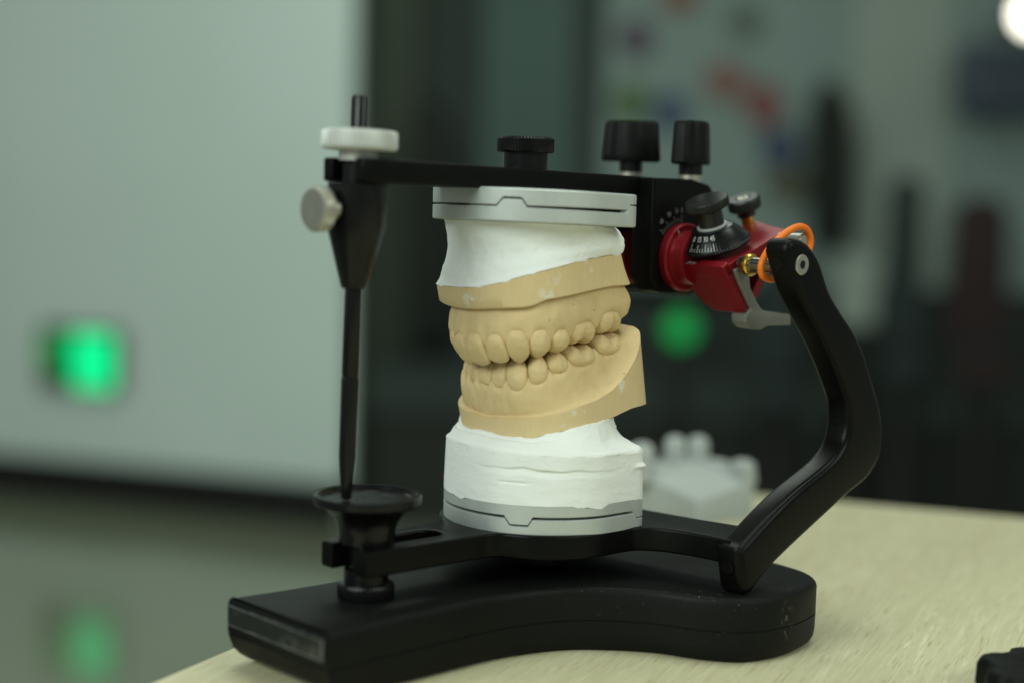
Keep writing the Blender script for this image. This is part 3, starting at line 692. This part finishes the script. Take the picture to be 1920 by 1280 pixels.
def plate_pair(s0, t0, zt, zb, slope, up, n_=720):
    """two plate halves that interlock; returns the loops of the upper and the lower half"""
    out = {}
    full, lab = plate_outline(s0, t0, 0, n=n_); ins, _ = plate_outline(s0, t0, 0.45, n=n_)
    tilt = lambda P: slope*(P[:, 0])
    seam = []
    gap = []
    for u in lab:
        x = u-27.7                                  # tab centred on the face turned to the viewer
        tb = (-11.3, -9.0, -2.6, -0.6) if up else (-12.1, -10.0, -3.6, -2.0)
        tab = max(0, min(1, sstep(x, tb[0], tb[1])-sstep(x, tb[2], tb[3])))
        edge = sstep(u, 67.4, 69.0)
        seam.append(tab*2.7 + edge*2.3); g = 0.30 if 0 < tab else (0.20 if edge > 0 else (0.34 if up else 0.46))
        if up and -22 < x < tb[0]: g = 0.22
        if up and x > tb[3] and edge == 0: g = 0.30+0.22*min(1, (x-tb[3])/30)
        gap.append(g)
    seam = np.array(seam); gap = np.array(gap)
    mid = zb+(zt-zb)*0.52
    def L_(P, z): return Warr(np.column_stack([P, z+tilt(P)]))
    deep, _ = plate_outline(s0, t0, 2.2, n=n_); fine, _ = plate_outline(s0, t0, 0.22, n=n_)
    sg = 1 if up else -1
    zs = mid-0.6*sg + sg*seam
    u_edge = zs+gap; l_edge = zs-gap
    upper = [L_(deep, u_edge), L_(fine, u_edge), L_(full, u_edge+0.22), L_(full, np.full(n_, zt-0.45)), L_(ins, np.full(n_, zt))]
    lower = [L_(ins, np.full(n_, zb)), L_(full, np.full(n_, zb+0.45)), L_(full, l_edge-0.22), L_(fine, l_edge), L_(deep, l_edge)]
    return upper, lower
UPS, LOS = -3.3, 3.7
upU, upL = plate_pair(UPS, 1.0, 159.0, 147.6, -0.026, True)
loU, loL = plate_pair(LOS, TC, 51.7, 40.85, -0.004, False)
v, f = loops_vf(upU); mesh('mounting_plate', v, f, M['silver'], ART, smooth=30)
v, f = loops_vf(loL); mesh('mounting_plate', v, f, M['silver'], ART, smooth=30)

# ================================================================== CASTS
NTH = 432
TH = np.linspace(-math.pi, math.pi, NTH, endpoint=False); ATH = np.degrees(np.abs(TH))
def hshoe(th, a, b, L_, n=2.3, m_=14.0, bf=None):
    c = np.cos(th); s_ = np.abs(np.sin(th))+1e-9
    if bf: b = np.where(th < 0, bf, b)
    r = ((np.abs(c)/a)**n+(s_/b)**n)**(-1/n); rr = ((np.abs(c)/L_)**m_+(s_/b)**m_)**(-1/m_)
    return np.where(c < 0, rr, r)
def tabz(tb): 
    k = sorted(tb); return np.interp(ATH, k, [tb[q] for q in k])
def smoothc(a, n=5):
    for _ in range(n): a = (np.roll(a, 1)+2*a+np.roll(a, -1))/4
    return a
def ring(sc, r, z, tc=0.0): return np.column_stack([sc-r*np.cos(TH), tc+r*np.sin(TH), z*np.ones(NTH)])
def cr_levels(levels, n):
    """Catmull-Rom through a list of rings"""
    out = []
    for i in range(len(levels)-1):
        p0, p1, p2, p3 = levels[max(i-1, 0)], levels[i], levels[i+1], levels[min(i+2, len(levels)-1)]
        for k in range(n):
            t = k/n; out.append(0.5*((2*p1)+(-p0+p2)*t+(2*p0-5*p1+4*p2-p3)*t*t+(-p0+3*p1-3*p2+p3)*t**3))
    out.append(levels[-1]); return out
def rough(ringarr, amp, freq, seed=0.0, mode='r', cen=None, zs=1.0):
    P = ringarr.copy(); c = P[:, :2].mean(0) if cen is None else np.array(cen)
    d = P[:, :2]-c; rn = np.linalg.norm(d, axis=1)+1e-6
    a = np.array([mnoise.fractal(Vector((p[0]*freq+seed, p[1]*freq, p[2]*freq*zs)), 1.0, 2.0, 4) for p in P])*amp
    P[:, :2] += d/rn[:, None]*a[:, None]; return P

# tooth tables: (angle range on the arch, neck z, tip z, kind, depth)
def arch_pt(th, sc, a, b, L_):
    r = float(hshoe(np.array([th]), a, b, L_)[0]); return np.array([sc-r*math.cos(th), r*math.sin(th)])
def arch_frame(th, *g):
    e = 0.01; p = arch_pt(th, *g); t = arch_pt(th+e, *g)-arch_pt(th-e, *g); t /= np.linalg.norm(t); n = np.array([-t[1], t[0]])
    c = np.array([g[0], 0.0])
    if (p-c)@n < 0: n = -n
    return p, t, n
UG = (-5.0, 28.0, 26.0, 26.0); LG = (0.0, 25.0, 25.2, 24.0)
UT = [(0.5, 18, 108.5, 98.2, 'incisor', 6.2), (19.5, 34.3, 109.2, 99.6, 'lateral', 6.0), (35, 51.3, 110.9, 100.0, 'canine', 7.5), (51.8, 68.2, 111.4, 101.7, 'premolar', 9), (69, 86, 111.4, 103.2, 'premolar', 9), (87.2, 114.5, 113.6, 105.8, 'molar', 11), (115.5, 138, 117.0, 109.0, 'molar', 11)]
LT = [(-1.2, 9.6, 90.8, 99.6, 'incisor', 5.6), (9.8, 23.6, 90.4, 100.4, 'lateral', 5.8), (24.6, 42, 90.2, 102.0, 'canine', 7.0), (43, 58.3, 93.0, 103.4, 'premolar', 8), (59, 75.8, 96.6, 104.2, 'premolar', 8), (76.8, 107, 98.9, 106.0, 'molar', 10.5), (108, 133, 102.2, 109.4, 'molar', 10.5)]

def tooth_mesh(parent, T, g, up, mirror, seed):
    th0, th1, zn, zt, kind, depth = T
    p0, p1 = arch_pt(math.radians(th0), *g), arch_pt(math.radians(th1), *g)
    pc, _, nn = arch_frame(math.radians((th0+th1)/2), *g)
    tt = (p1-p0); wd_ = np.linalg.norm(tt)*(1.07 if kind in ('incisor', 'lateral') else 1.03); tt /= np.linalg.norm(tt); nn = np.array([-tt[1], tt[0]]); 
    if (pc-np.array([g[0], 0]))@nn < 0: nn = -nn
    h = abs(zt-zn); sg = -1 if up else 1
    front = kind in ('incisor', 'lateral', 'canine')
    NA, NQ = 80, 30; loops = []
    rnd = random.Random(seed)
    off = rnd.uniform(-0.15, 0.25) - (0.65 if (not up and kind in ('incisor', 'lateral')) else 0.0) - (0.8 if mirror and front else 0.0)
    for j in range(NQ+1):
        q = -0.35+1.35*j/NQ; q1 = max(0, q)
        if kind == 'incisor' or kind == 'lateral':
            wf = np.interp(q, [-0.35, 0, 0.1, 0.25, 0.55, 0.85, 1], [0.5, 0.60, 0.76, 0.91, 1.0, 0.97, 0.90] if up else [0.7, 0.8, 0.88, 0.95, 1.0, 1.0, 0.94]); df = np.interp(q, [-0.35, 0, 0.4, 0.75, 1], [0.9, 1, 0.86, 0.55, 0.40]); q0 = 0.70; pw = 0.5
        elif kind == 'canine':
            wf = np.interp(q, [-0.35, 0, 0.25, 0.45, 0.65, 0.8, 1], [0.60, 0.74, 0.97, 1.0, 0.95, 0.84, 0.62]); df = np.interp(q, [-0.35, 0, 0.4, 0.75, 1], [0.9, 1, 0.9, 0.62, 0.42]); q0 = 0.62; pw = 0.5
        elif kind == 'premolar':
            wf = np.interp(q, [-0.35, 0, 0.25, 0.45, 0.65, 0.8, 1], [0.62, 0.76, 0.97, 1.0, 0.94, 0.82, 0.60]); df = np.interp(q, [-0.35, 0, 0.4, 0.75, 1], [0.9, 1, 1.02, 0.92, 0.70]); q0 = 0.62; pw = 0.5
        else:
            wf = np.interp(q, [-0.35, 0, 0.3, 0.6, 0.85, 1], [0.74, 0.84, 0.96, 1.0, 0.97, 0.82]); df = np.interp(q, [-0.35, 0, 0.4, 0.75, 1], [0.95, 1, 1.04, 0.96, 0.78]); q0 = 0.68; pw = 0.5
        cl = 1.0
        if not up and kind in ('canine', 'premolar'): q0 = 0.54
        if q > q0: cl = max(0.02, 1-((q-q0)/(1-q0))**2.4)**pw
        wj = wd_*wf*cl**(0.75 if kind in ('incisor', 'lateral') else 0.95); dj = depth*df*cl
        blg = 0.65*math.sin(math.pi*min(1, max(0, 0.2+0.8*q))) + 0.2
        lean = (-0.9 if up else -0.5)*q1**2 if front else -1.3*q1**2.2
        ring_ = []
        e = 3.1 if kind in ('incisor', 'lateral') else 2.7
        for i in range(NA):
            a = 2*math.pi*i/NA; ca, sa = math.cos(a), math.sin(a)
            x = wj/2*math.copysign(abs(ca)**(2/e), ca); y = dj/2*math.copysign(abs(sa)**(2/(e+0.9)), sa)
            x *= 1-0.24*max(0.0, -sa)                                   # crowns narrow towards the tongue
            zq = q; u = x/(wd_/2)
            bucc = max(0, sa)
            if kind == 'molar':
                g_ = math.exp(-(u/0.16)**2)*np.clip(q*1.7, 0, 1)
                y -= 0.75*g_*bucc; cusp = -math.cos(2*math.pi*u*0.97)*0.10*np.clip((q-0.35)*1.8, 0, 1); zq += cusp-0.05*np.clip((q-0.5)*2, 0, 1)
                if sa < 0.35: zq -= 0.0
            elif kind == 'premolar': zq += 0.05*(math.cos(math.pi*u)-0.6)*np.clip((q-0.4)*1.6, 0, 1); y += 0.25*bucc*math.exp(-(u/0.35)**2)*np.clip(q*2, 0, 1)
            elif kind == 'canine': zq += 0.015*(math.cos(math.pi*u)-0.7)*np.clip((q-0.5)*2, 0, 1); y += 0.3*bucc*math.exp(-(u/0.35)**2)
            elif kind == 'incisor': 
                for gx, gd in ((-0.12, 0.46), (0.10, 0.36)): y -= gd*bucc*math.exp(-((u-gx-0.04*q)/0.042)**2)*np.clip(q*3, 0, 1) if up and not mirror else 0
                zq += 0.02*math.cos(2*math.pi*u)*np.clip((q-0.6)*2, 0, 1)
            if q < 0.22: y -= (1.0 if front else 0.8)*(1-max(q, -0.2)/0.22)**2*0.75
            P = np.array([pc[0], pc[1]]) + tt*x + nn*(y-depth/2+blg*1.0+lean+off)
            if mirror: P = np.array([P[0], -P[1]*0.82])
            z = zn+sg*h*zq
            nv = mnoise.fractal(Vector((P[0]*0.42+seed, P[1]*0.42, z*0.42)), 1.0, 2.0, 4)*0.24
            P = P+nn*np.array([1, -1 if mirror else 1])*nv
            ring_.append(W(P[0]-0.16*(z-(zn+zt)/2)*(1 if front else 0.6), P[1], z+nv*0.5))
        loops.append(np.array(ring_))
    v, f = loops_vf(loops)
    return mesh('tooth', v, f, M['stone'], parent, smooth=60)

def tooth_fields(tbl, pap):
    """gum crest height and root swelling as functions of the angle"""
    zc = np.zeros(NTH); sw = np.zeros(NTH)
    for i, t in enumerate(ATH):
        z_c = [(0.5*(q[0]+q[1]), q[2], 0.5*(q[1]-q[0])) for q in tbl]
        zc[i] = np.interp(t, [c[0] for c in z_c], [c[1] for c in z_c])
        k = min(range(len(z_c)), key=lambda j: abs(t-z_c[j][0])/z_c[j][2]); u = abs(t-z_c[k][0])/z_c[k][2]
        if u < 1.6: sw[i] = min(u, 1.0)**3.0 if t < z_c[-1][0]+z_c[-1][2] else 0.6
        else: sw[i] = 0.6
    return zc, sw

# ---------------------------------------------------------------- upper cast
UC = empty('upper_dental_cast', W(UPS, 0, 98), 'tan upper dental cast in white plaster hanging under the black upper arm', 'dental cast')
v, f = loops_vf(upL); mesh('split_plate', v, f, M['silver'], UC, smooth=30)
zwt = smoothc(np.where(TH >= 0, tabz({0: 125.2, 15: 125.6, 30: 127.4, 45: 129.9, 60: 132.1, 75: 133.9, 90: 135.3, 105: 136.4, 120: 137.4, 135: 138, 180: 136.5}), tabz({0: 125.2, 30: 125.0, 60: 125.6, 90: 127.2, 120: 130.5, 150: 134.5, 180: 136.5})), 8)
zwb = smoothc(tabz({0: 118.1, 15: 118.5, 30: 119.2, 45: 119.7, 52: 120.6, 60: 122.5, 75: 123.6, 90: 124.7, 105: 125.8, 120: 126.8, 135: 127, 180: 127}), 4)
ru = hshoe(TH, 31, 29, 24.0); rub = hshoe(TH, 30.8, 28.8, 27.5)
def usc(z): return -5-0.2*(z-125)
wall_top = ring(0, ru, zwt); wall_top[:, 0] += usc(zwt); wall_bot = ring(0, rub, zwb); wall_bot[:, 0] += usc(zwb)
# plaster mount
pm0 = ring(-3.7, np.full(NTH, 30.5), 147.45); pm0[:, 2] += -0.026*pm0[:, 0]
pm = []
for k in np.linspace(0, 1, 30):
    P = pm0*(1-k)+wall_top*k
    c = P[:, :2].mean(0); d = P[:, :2]-c; rn = np.linalg.norm(d, axis=1)[:, None]
    rgt = (1/(1+np.exp(-(np.degrees(TH)-95)/9))-1/(1+np.exp(-(np.degrees(TH)-170)/6)))[:, None]
    wst = (-2.7*math.sin(math.pi*min(1, k*1.02))**0.8+0.7*math.exp(-((k-0.75)/0.12)**2))*(1-rgt)+rgt*(2.4*math.sin(math.pi*k)**0.7)
    P[:, :2] += d/rn*wst
    P = rough(P, 0.6*math.sin(math.pi*k)**0.5 if 0 < k < 1 else 0.0, 0.075, 3.1, zs=1.6)
    P = rough(P, 0.2*(1 if 0 < k < 1 else 0), 0.30, 9.1, zs=1.8)
    pm.append(Warr(P))
inner = wall_top.copy(); cc = inner[:, :2].mean(0); inner[:, :2] = cc+(inner[:, :2]-cc)*0.7
lip = wall_top.copy(); lip[:, :2] = cc+(lip[:, :2]-cc)*1.006; lip[:, 2] += 0.15
lip = rough(lip, 0.35, 0.25, 5.0); jag = np.array([mnoise.fractal(Vector((p[0]*0.22, p[1]*0.22, 1.7)), 1.0, 2.0, 4) for p in lip]); lip[:, 2] -= np.clip(jag-0.25, 0, 1)*1.2
pm[-1] = Warr(lip); pm.append(Warr(inner))
v, f = loops_vf(pm); mesh('plaster_mount', v, f, M['plaster'], UC, smooth=60)
# stone model
zc, sw = tooth_fields(UT, 2.4); 
crest = zc-4.4*sw; crest = smoothc(crest, 3)
rg = lambda a, b, L_: hshoe(TH, a, b, L_)
rear = np.clip((ATH-95)/35, 0, 1)
def uring(a, b, L_, z, sh=0.12, bf=None): P = ring(0, hshoe(TH, a, b, L_, bf=bf), z); P[:, 0] += -5-sh*(z-105); return P
fold_z = zwb+0.9
lv = []
lipin = wall_bot.copy(); c0 = lipin[:, :2].mean(0); lipin[:, :2] = c0+(lipin[:, :2]-c0)*0.965; lipin[:, 2] -= 0.5
fold = uring(25.2, 25.4, 29.0, zwb+0.7, bf=20.5); fold[:, :2] = fold[:, :2]*(1-0.55*rear[:, None])+lipin[:, :2]*(0.55*rear[:, None]); 
mid_z = 0.55*zwb+0.45*crest
mid = uring(26.3, 27.0, 31.5, mid_z, bf=22.6); 
low_z = 0.18*zwb+0.82*crest
bump_root = (1-sw)
low = uring(27.0, 26.5, 30, low_z, bf=22.8); dd = low[:, :2]-np.array([-5, 0]); low[:, :2] += dd/np.linalg.norm(dd, axis=1)[:, None]*(0.55*bump_root[:, None]-0.3)
cre = uring(26.9, 25.8, 27, crest, bf=22.6); dd = cre[:, :2]-np.array([-5, 0]); cre[:, :2] += dd/np.linalg.norm(dd, axis=1)[:, None]*(0.25*bump_root[:, None]-0.55)
cin = uring(25.0, 24.0, 25.0, crest-0.1, bf=21.4)
gum = cr_levels([lipin, fold, mid, low, cre, cin], 8)
gum = [rough(P, 0.22, 0.16, 1.3) if i > 0 else P for i, P in enumerate(gum)]
lng = uring(17.5, 15.0, 22.0, smoothc(zc, 40)+1.0); pal = uring(9, 8, 14, smoothc(zc, 60)+6.5); pal2 = uring(2, 2, 4, smoothc(zc, 80)+8.0)
wb2 = wall_bot.copy(); c0 = wb2[:, :2].mean(0); wb2[:, :2] = c0+(wb2[:, :2]-c0)*0.985; wb2[:, 2] -= 0.35
lips = [wall_top, wall_top*0.5+wall_bot*0.5, wall_bot, wb2]
seq = lips+gum+cr_levels([cin, lng, pal, pal2], 5)[1:]
v, f = loops_vf([Warr(P) for P in seq])
fm = [1 if i < NTH*2 else 0 for i in range(len(f))]
US = mesh('stone_model', v, f, [M['stone'], M['cut']], UC, smooth=42, fmat=fm)
for i, T in enumerate(UT):
    for mir in (False, True): tooth_mesh(US, T, UG, True, mir, 11+i*3+(50 if mir else 0))

# ---------------------------------------------------------------- lower cast
LC = empty('lower_dental_cast', W(LOS, 0, 47), 'tan lower dental cast on a thick white plaster drum above the lower arm', 'dental cast')
v, f = loops_vf(loU); mesh('split_plate', v, f, M['silver'], LC, smooth=30)
zlb = smoothc(tabz({0: 74.3, 8: 73.8, 40: 73.9, 45: 74.8, 60: 76.6, 75: 77.9, 90: 79.2, 105: 80.4, 120: 82.7, 130: 83.4, 180: 83.6}), 5)
zlr = smoothc(tabz({0: 78.9, 15: 79.6, 30: 80.3, 45: 81.1, 60: 82.9, 75: 85.4, 90: 87.1, 105: 90.0, 113: 93.0, 120: 96.5, 127: 101.5, 131: 106.0, 135: 109.5, 141: 111.2, 150: 111.5, 180: 111}), 6)
rl = hshoe(TH, 28, 30, 29.5, m_=9.0)
def lsc(z): return 5-0.2*(z-80)
rim = ring(0, rl, zlr); rim[:, 0] += lsc(zlr)
wb_ = ring(0, rl*0.99, zlb); wb_[:, 0] += lsc(zlb)
zcl, swl = tooth_fields(LT, 2.4)
crl = smoothc(zcl+3.8*swl, 3)
retro = np.clip((ATH-122)/14, 0, 1)
crl = crl*(1-retro)+108.5*retro
def lring(a, b, L_, z, sh=0.12): P = ring(0, rg(a, b, L_), z); P[:, 0] += 0-sh*(z-97); return P
def scaled(P, k, dz=0): Q = P.copy(); c = Q[:, :2].mean(0); Q[:, :2] = c+(Q[:, :2]-c)*k; Q[:, 2] += dz; return Q
hgt = np.clip(crl-zlr, 0.0, None)
led = scaled(rim, 0.945, 0.0); led[:, 2] += 0.06*hgt
fld = lring(25.6, 26.8, 26.6, zlr+0.24*hgt); fld[:, :2] = fld[:, :2]*0.6+scaled(rim, 0.90)[:, :2]*0.4
mdl = lring(25.0, 26.0, 25.5, zlr+0.58*hgt)
lwl = lring(24.9, 25.4, 23.6, zlr+0.86*hgt); dd = lwl[:, :2]; lwl[:, :2] += dd/np.linalg.norm(dd, axis=1)[:, None]*(0.5*(1-swl)[:, None]-0.25)
crr = lring(24.4, 24.7, 23.2, crl); dd = crr[:, :2]; crr[:, :2] += dd/np.linalg.norm(dd, axis=1)[:, None]*(0.3*(1-swl)[:, None]-0.65)
cil = lring(22.8, 23.0, 22.4, crl+0.1)
gum = cr_levels([rim, led, fld, mdl, lwl, crr, cil], 8)
gum = [rough(P, 0.2, 0.15, 7.3) if i > 1 else P for i, P in enumerate(gum)]
lgl = lring(15, 14, 20, smoothc(zcl, 40)-1.5); flr = lring(8, 8, 14, smoothc(zcl, 60)-7); fl2 = lring(2, 2, 4, smoothc(zcl, 80)-8)
bot = scaled(wb_, 0.6, 0.5)
seq = [bot, wb_, wb_*0.5+rim*0.5]+gum+cr_levels([cil, lgl, flr, fl2], 5)[1:]
# chipped lump under the front of the trimmed wall
for P in seq[1:2]:
    near_front = np.exp(-((np.degrees(TH)-27)/14.0)**8); P[:, 2] -= near_front*1.4
v, f = loops_vf([Warr(P) for P in seq])
fm = [1 if i < NTH*3 else 0 for i in range(len(f))]
LS = mesh('stone_model', v, f, [M['stone'], M['cut']], LC, smooth=42, fmat=fm)
for i, T in enumerate(LT):
    for mir in (False, True):
        TT = (max(T[0], 0.6) if mir else T[0],)+T[1:]
        tooth_mesh(LS, TT, LG, False, mir, 111+i*3+(50 if mir else 0))
# plaster drum: plate outline at the foot, shoulder, then rising to the stone
def plate_r(inset):
    full, _ = plate_outline(LOS, TC, inset, n=720); d = full-np.array([LOS, TC]); th = np.arctan2(d[:, 1], -d[:, 0]); o = np.argsort(th)
    r = np.linalg.norm(d, axis=1)[o]; return np.interp(TH, th[o], r, period=2*math.pi)
pr0 = plate_r(0.15)
def drum(r, z): return np.column_stack([LOS-r*np.cos(TH), TC+r*np.sin(TH), z*np.ones(NTH)])
deg = np.degrees(TH)
edge_j = np.array([mnoise.fractal(Vector((math.cos(a)*3.2, math.sin(a)*3.2, 0.4)), 1.0, 2.0, 5) for a in TH])
foot = 51.55-np.clip(edge_j-0.22, 0, 1)*2.4 - 1.2*np.exp(-((deg-82)/4.0)**2)
shoulder = 68.5+0.4*np.sin(TH*2+0.5)+1.6*np.exp(-((deg+20)/45)**2)
levels = []
sl_c = 64.0+0.5*np.sin(TH*5)
for k in np.linspace(0, 1, 56):
    z = foot*(1-k)+shoulder*k; r = pr0+0.25-0.5*k
    line = 63.6+0.5*np.sin(TH*3.1+0.4)+0.28*np.sin(TH*11+1.0)+0.16*np.sin(TH*23); q = line-z
    win = 1/(1+np.exp(-(deg-10)/3))*1/(1+np.exp((deg-84)/4)); dep = win*(0.30+0.65*np.exp(-((deg-47)/13)**2)+0.25*np.sin(TH*9)**2)
    r = r-dep*np.where(q > 0, np.clip(1-q/2.3, 0, 1), np.clip(1+q/0.45, 0, 1))
    win2 = np.exp(-((deg-30)/9)**6); r = r-0.45*win2*np.exp(-((z-59.3)/0.35)**2)
    rt = np.exp(-((deg-116)/7)**4); r = r+1.3*rt*np.exp(-((z-63.2)/0.8)**2)
    levels.append(rough(drum(r, z), 0.12, 0.10, 2.2, zs=1.5))
sh2 = drum(pr0-1.7, shoulder+1.7)
pull = 1/(1+np.exp(-(ATH-112)/7))
top_r = scaled(wb_, 1.03, -0.2); cw = top_r[:, :2].mean(0); top_r[:, :2] -= (top_r[:, :2]-cw)*(0.30*pull)[:, None]
top_r[:, 2] = zlb-0.1+0.9*np.clip(edge_j, -0.3, 0.6)*(1-pull)+0.8*pull
mid1 = sh2*0.55+top_r*0.45; mid1[:, 2] = shoulder+3.4+0.25*(zlb-73.5)
mid2 = sh2*0.22+top_r*0.78; cmid = mid2[:, :2].mean(0); mid2[:, 2] = zlb-1.6-0.12*(zlb-73.5)
backn = np.clip((ATH-85)/40, 0, 1); dm = mid2[:, :2]-cmid; mid2[:, :2] -= dm*(0.10*backn[:, None]); dm = mid1[:, :2]-cmid; mid1[:, :2] -= dm*(0.10*backn[:, None])
sm = cr_levels([levels[-1], drum(pr0-0.55, shoulder+0.75), sh2, mid1, mid2, top_r], 7)[1:]
sm = [rough(P, 0.3 if 3 < i < len(sm)-2 else 0.25, 0.11, 4.4) for i, P in enumerate(sm)]
for i, P in enumerate(sm):
    jg = np.exp(-((deg-128)/14)**4)*np.array([mnoise.fractal(Vector((p[0]*0.33, p[1]*0.33, p[2]*0.5)), 1.0, 2.0, 4) for p in P]); c_ = P[:, :2].mean(0); dq = P[:, :2]-c_
    P[:, :2] += dq/np.linalg.norm(dq, axis=1)[:, None]*(1.3*jg)[:, None]
levels += sm; levels.append(scaled(top_r, 0.7, 0.5))
v, f = loops_vf([Warr(P) for P in levels]); mesh('plaster_mount', v, f, M['plaster'], LC, smooth=60)

# ================================================================== SECOND PLASTER MODEL
PM = empty('plaster_model', (94, 205, 0), 'small pale plaster tooth model lying behind the articulator', 'plaster model')
cx, cy = 92.0, 182.0; ang = math.radians(47)
e1 = np.array([math.cos(ang), math.sin(ang), 0]); e2 = np.array([-math.sin(ang), math.cos(ang), 0])   # two base edges away from the near corner
def pmod(a, b, z): return np.array([cx, cy, 0])+e1*a+e2*b+ZV*z
ot = fillet([(0, 0, 2), (44, -4, 5), (52, 26, 8), (40, 46, 8), (6, 46, 6)], 4, 5)
def topz(a, b): return 12.5+0.16*a+0.16*b
loops = [[pmod(a, b, z*topz(a, b)/14.5) for a, b in [(22+(x-22)*k, 22+(y-22)*k) for x, y in ot]] for z, k in ((0.05, 1), (13.5, 1), (14.5, 0.97), (15.2, 0.6), (14.2, 0.2))]
v, f = loops_vf(loops); mesh('model_base', v, f, M['plaster2'], PM, smooth=40)
for a, b, w1, w2, h in ((41, 3, 11, 12, 11), (32, 39, 10, 10, 15), (41, 31, 10, 10, 15), (4, 38, 10, 12, 19), (-3, 42, 10, 12, 18), (44, 20, 10, 11, 5)):
    z0 = topz(a, b)-2; loops = []
    for k, s_ in ((0, 1.15), (0.4, 1.0), (0.75, 0.98), (0.92, 0.8), (1.0, 0.45)):
        loops.append([pmod(a+w1/2*s_*math.copysign(abs(math.cos(q))**0.7, math.cos(q)), b+w2/2*s_*math.copysign(abs(math.sin(q))**0.7, math.sin(q)), z0+h*k) for q in np.linspace(0, 2*math.pi, 28, endpoint=False)])
    v, f = loops_vf(loops); mesh('tooth_stump', v, f, M['plaster2'], PM, smooth=60)

# ================================================================== LOBED KNOB on the table corner
kx, ky = 178.5, -67.0; P = []
for i in range(120):
    a = 2*math.pi*i/120; r = 22.5+1.9*math.tanh(2.2*math.cos(7*a+0.6)); P.append((r*math.cos(a), r*math.sin(a)))
loops = [[(kx+x*k, ky+y*k, z) for x, y in P] for z, k in ((0.2, 0.95), (1.2, 1.0), (7.6, 0.99), (9.4, 0.95), (10.3, 0.86), (10.5, 0.5), (9.9, 0.42), (9.9, 0.05))]
v, f = loops_vf(loops)
mesh('lobed_knob', v, f, M['base'], None, smooth=40, label='black lobed hand knob lying on the oak table at the lower right corner', cat='knob')
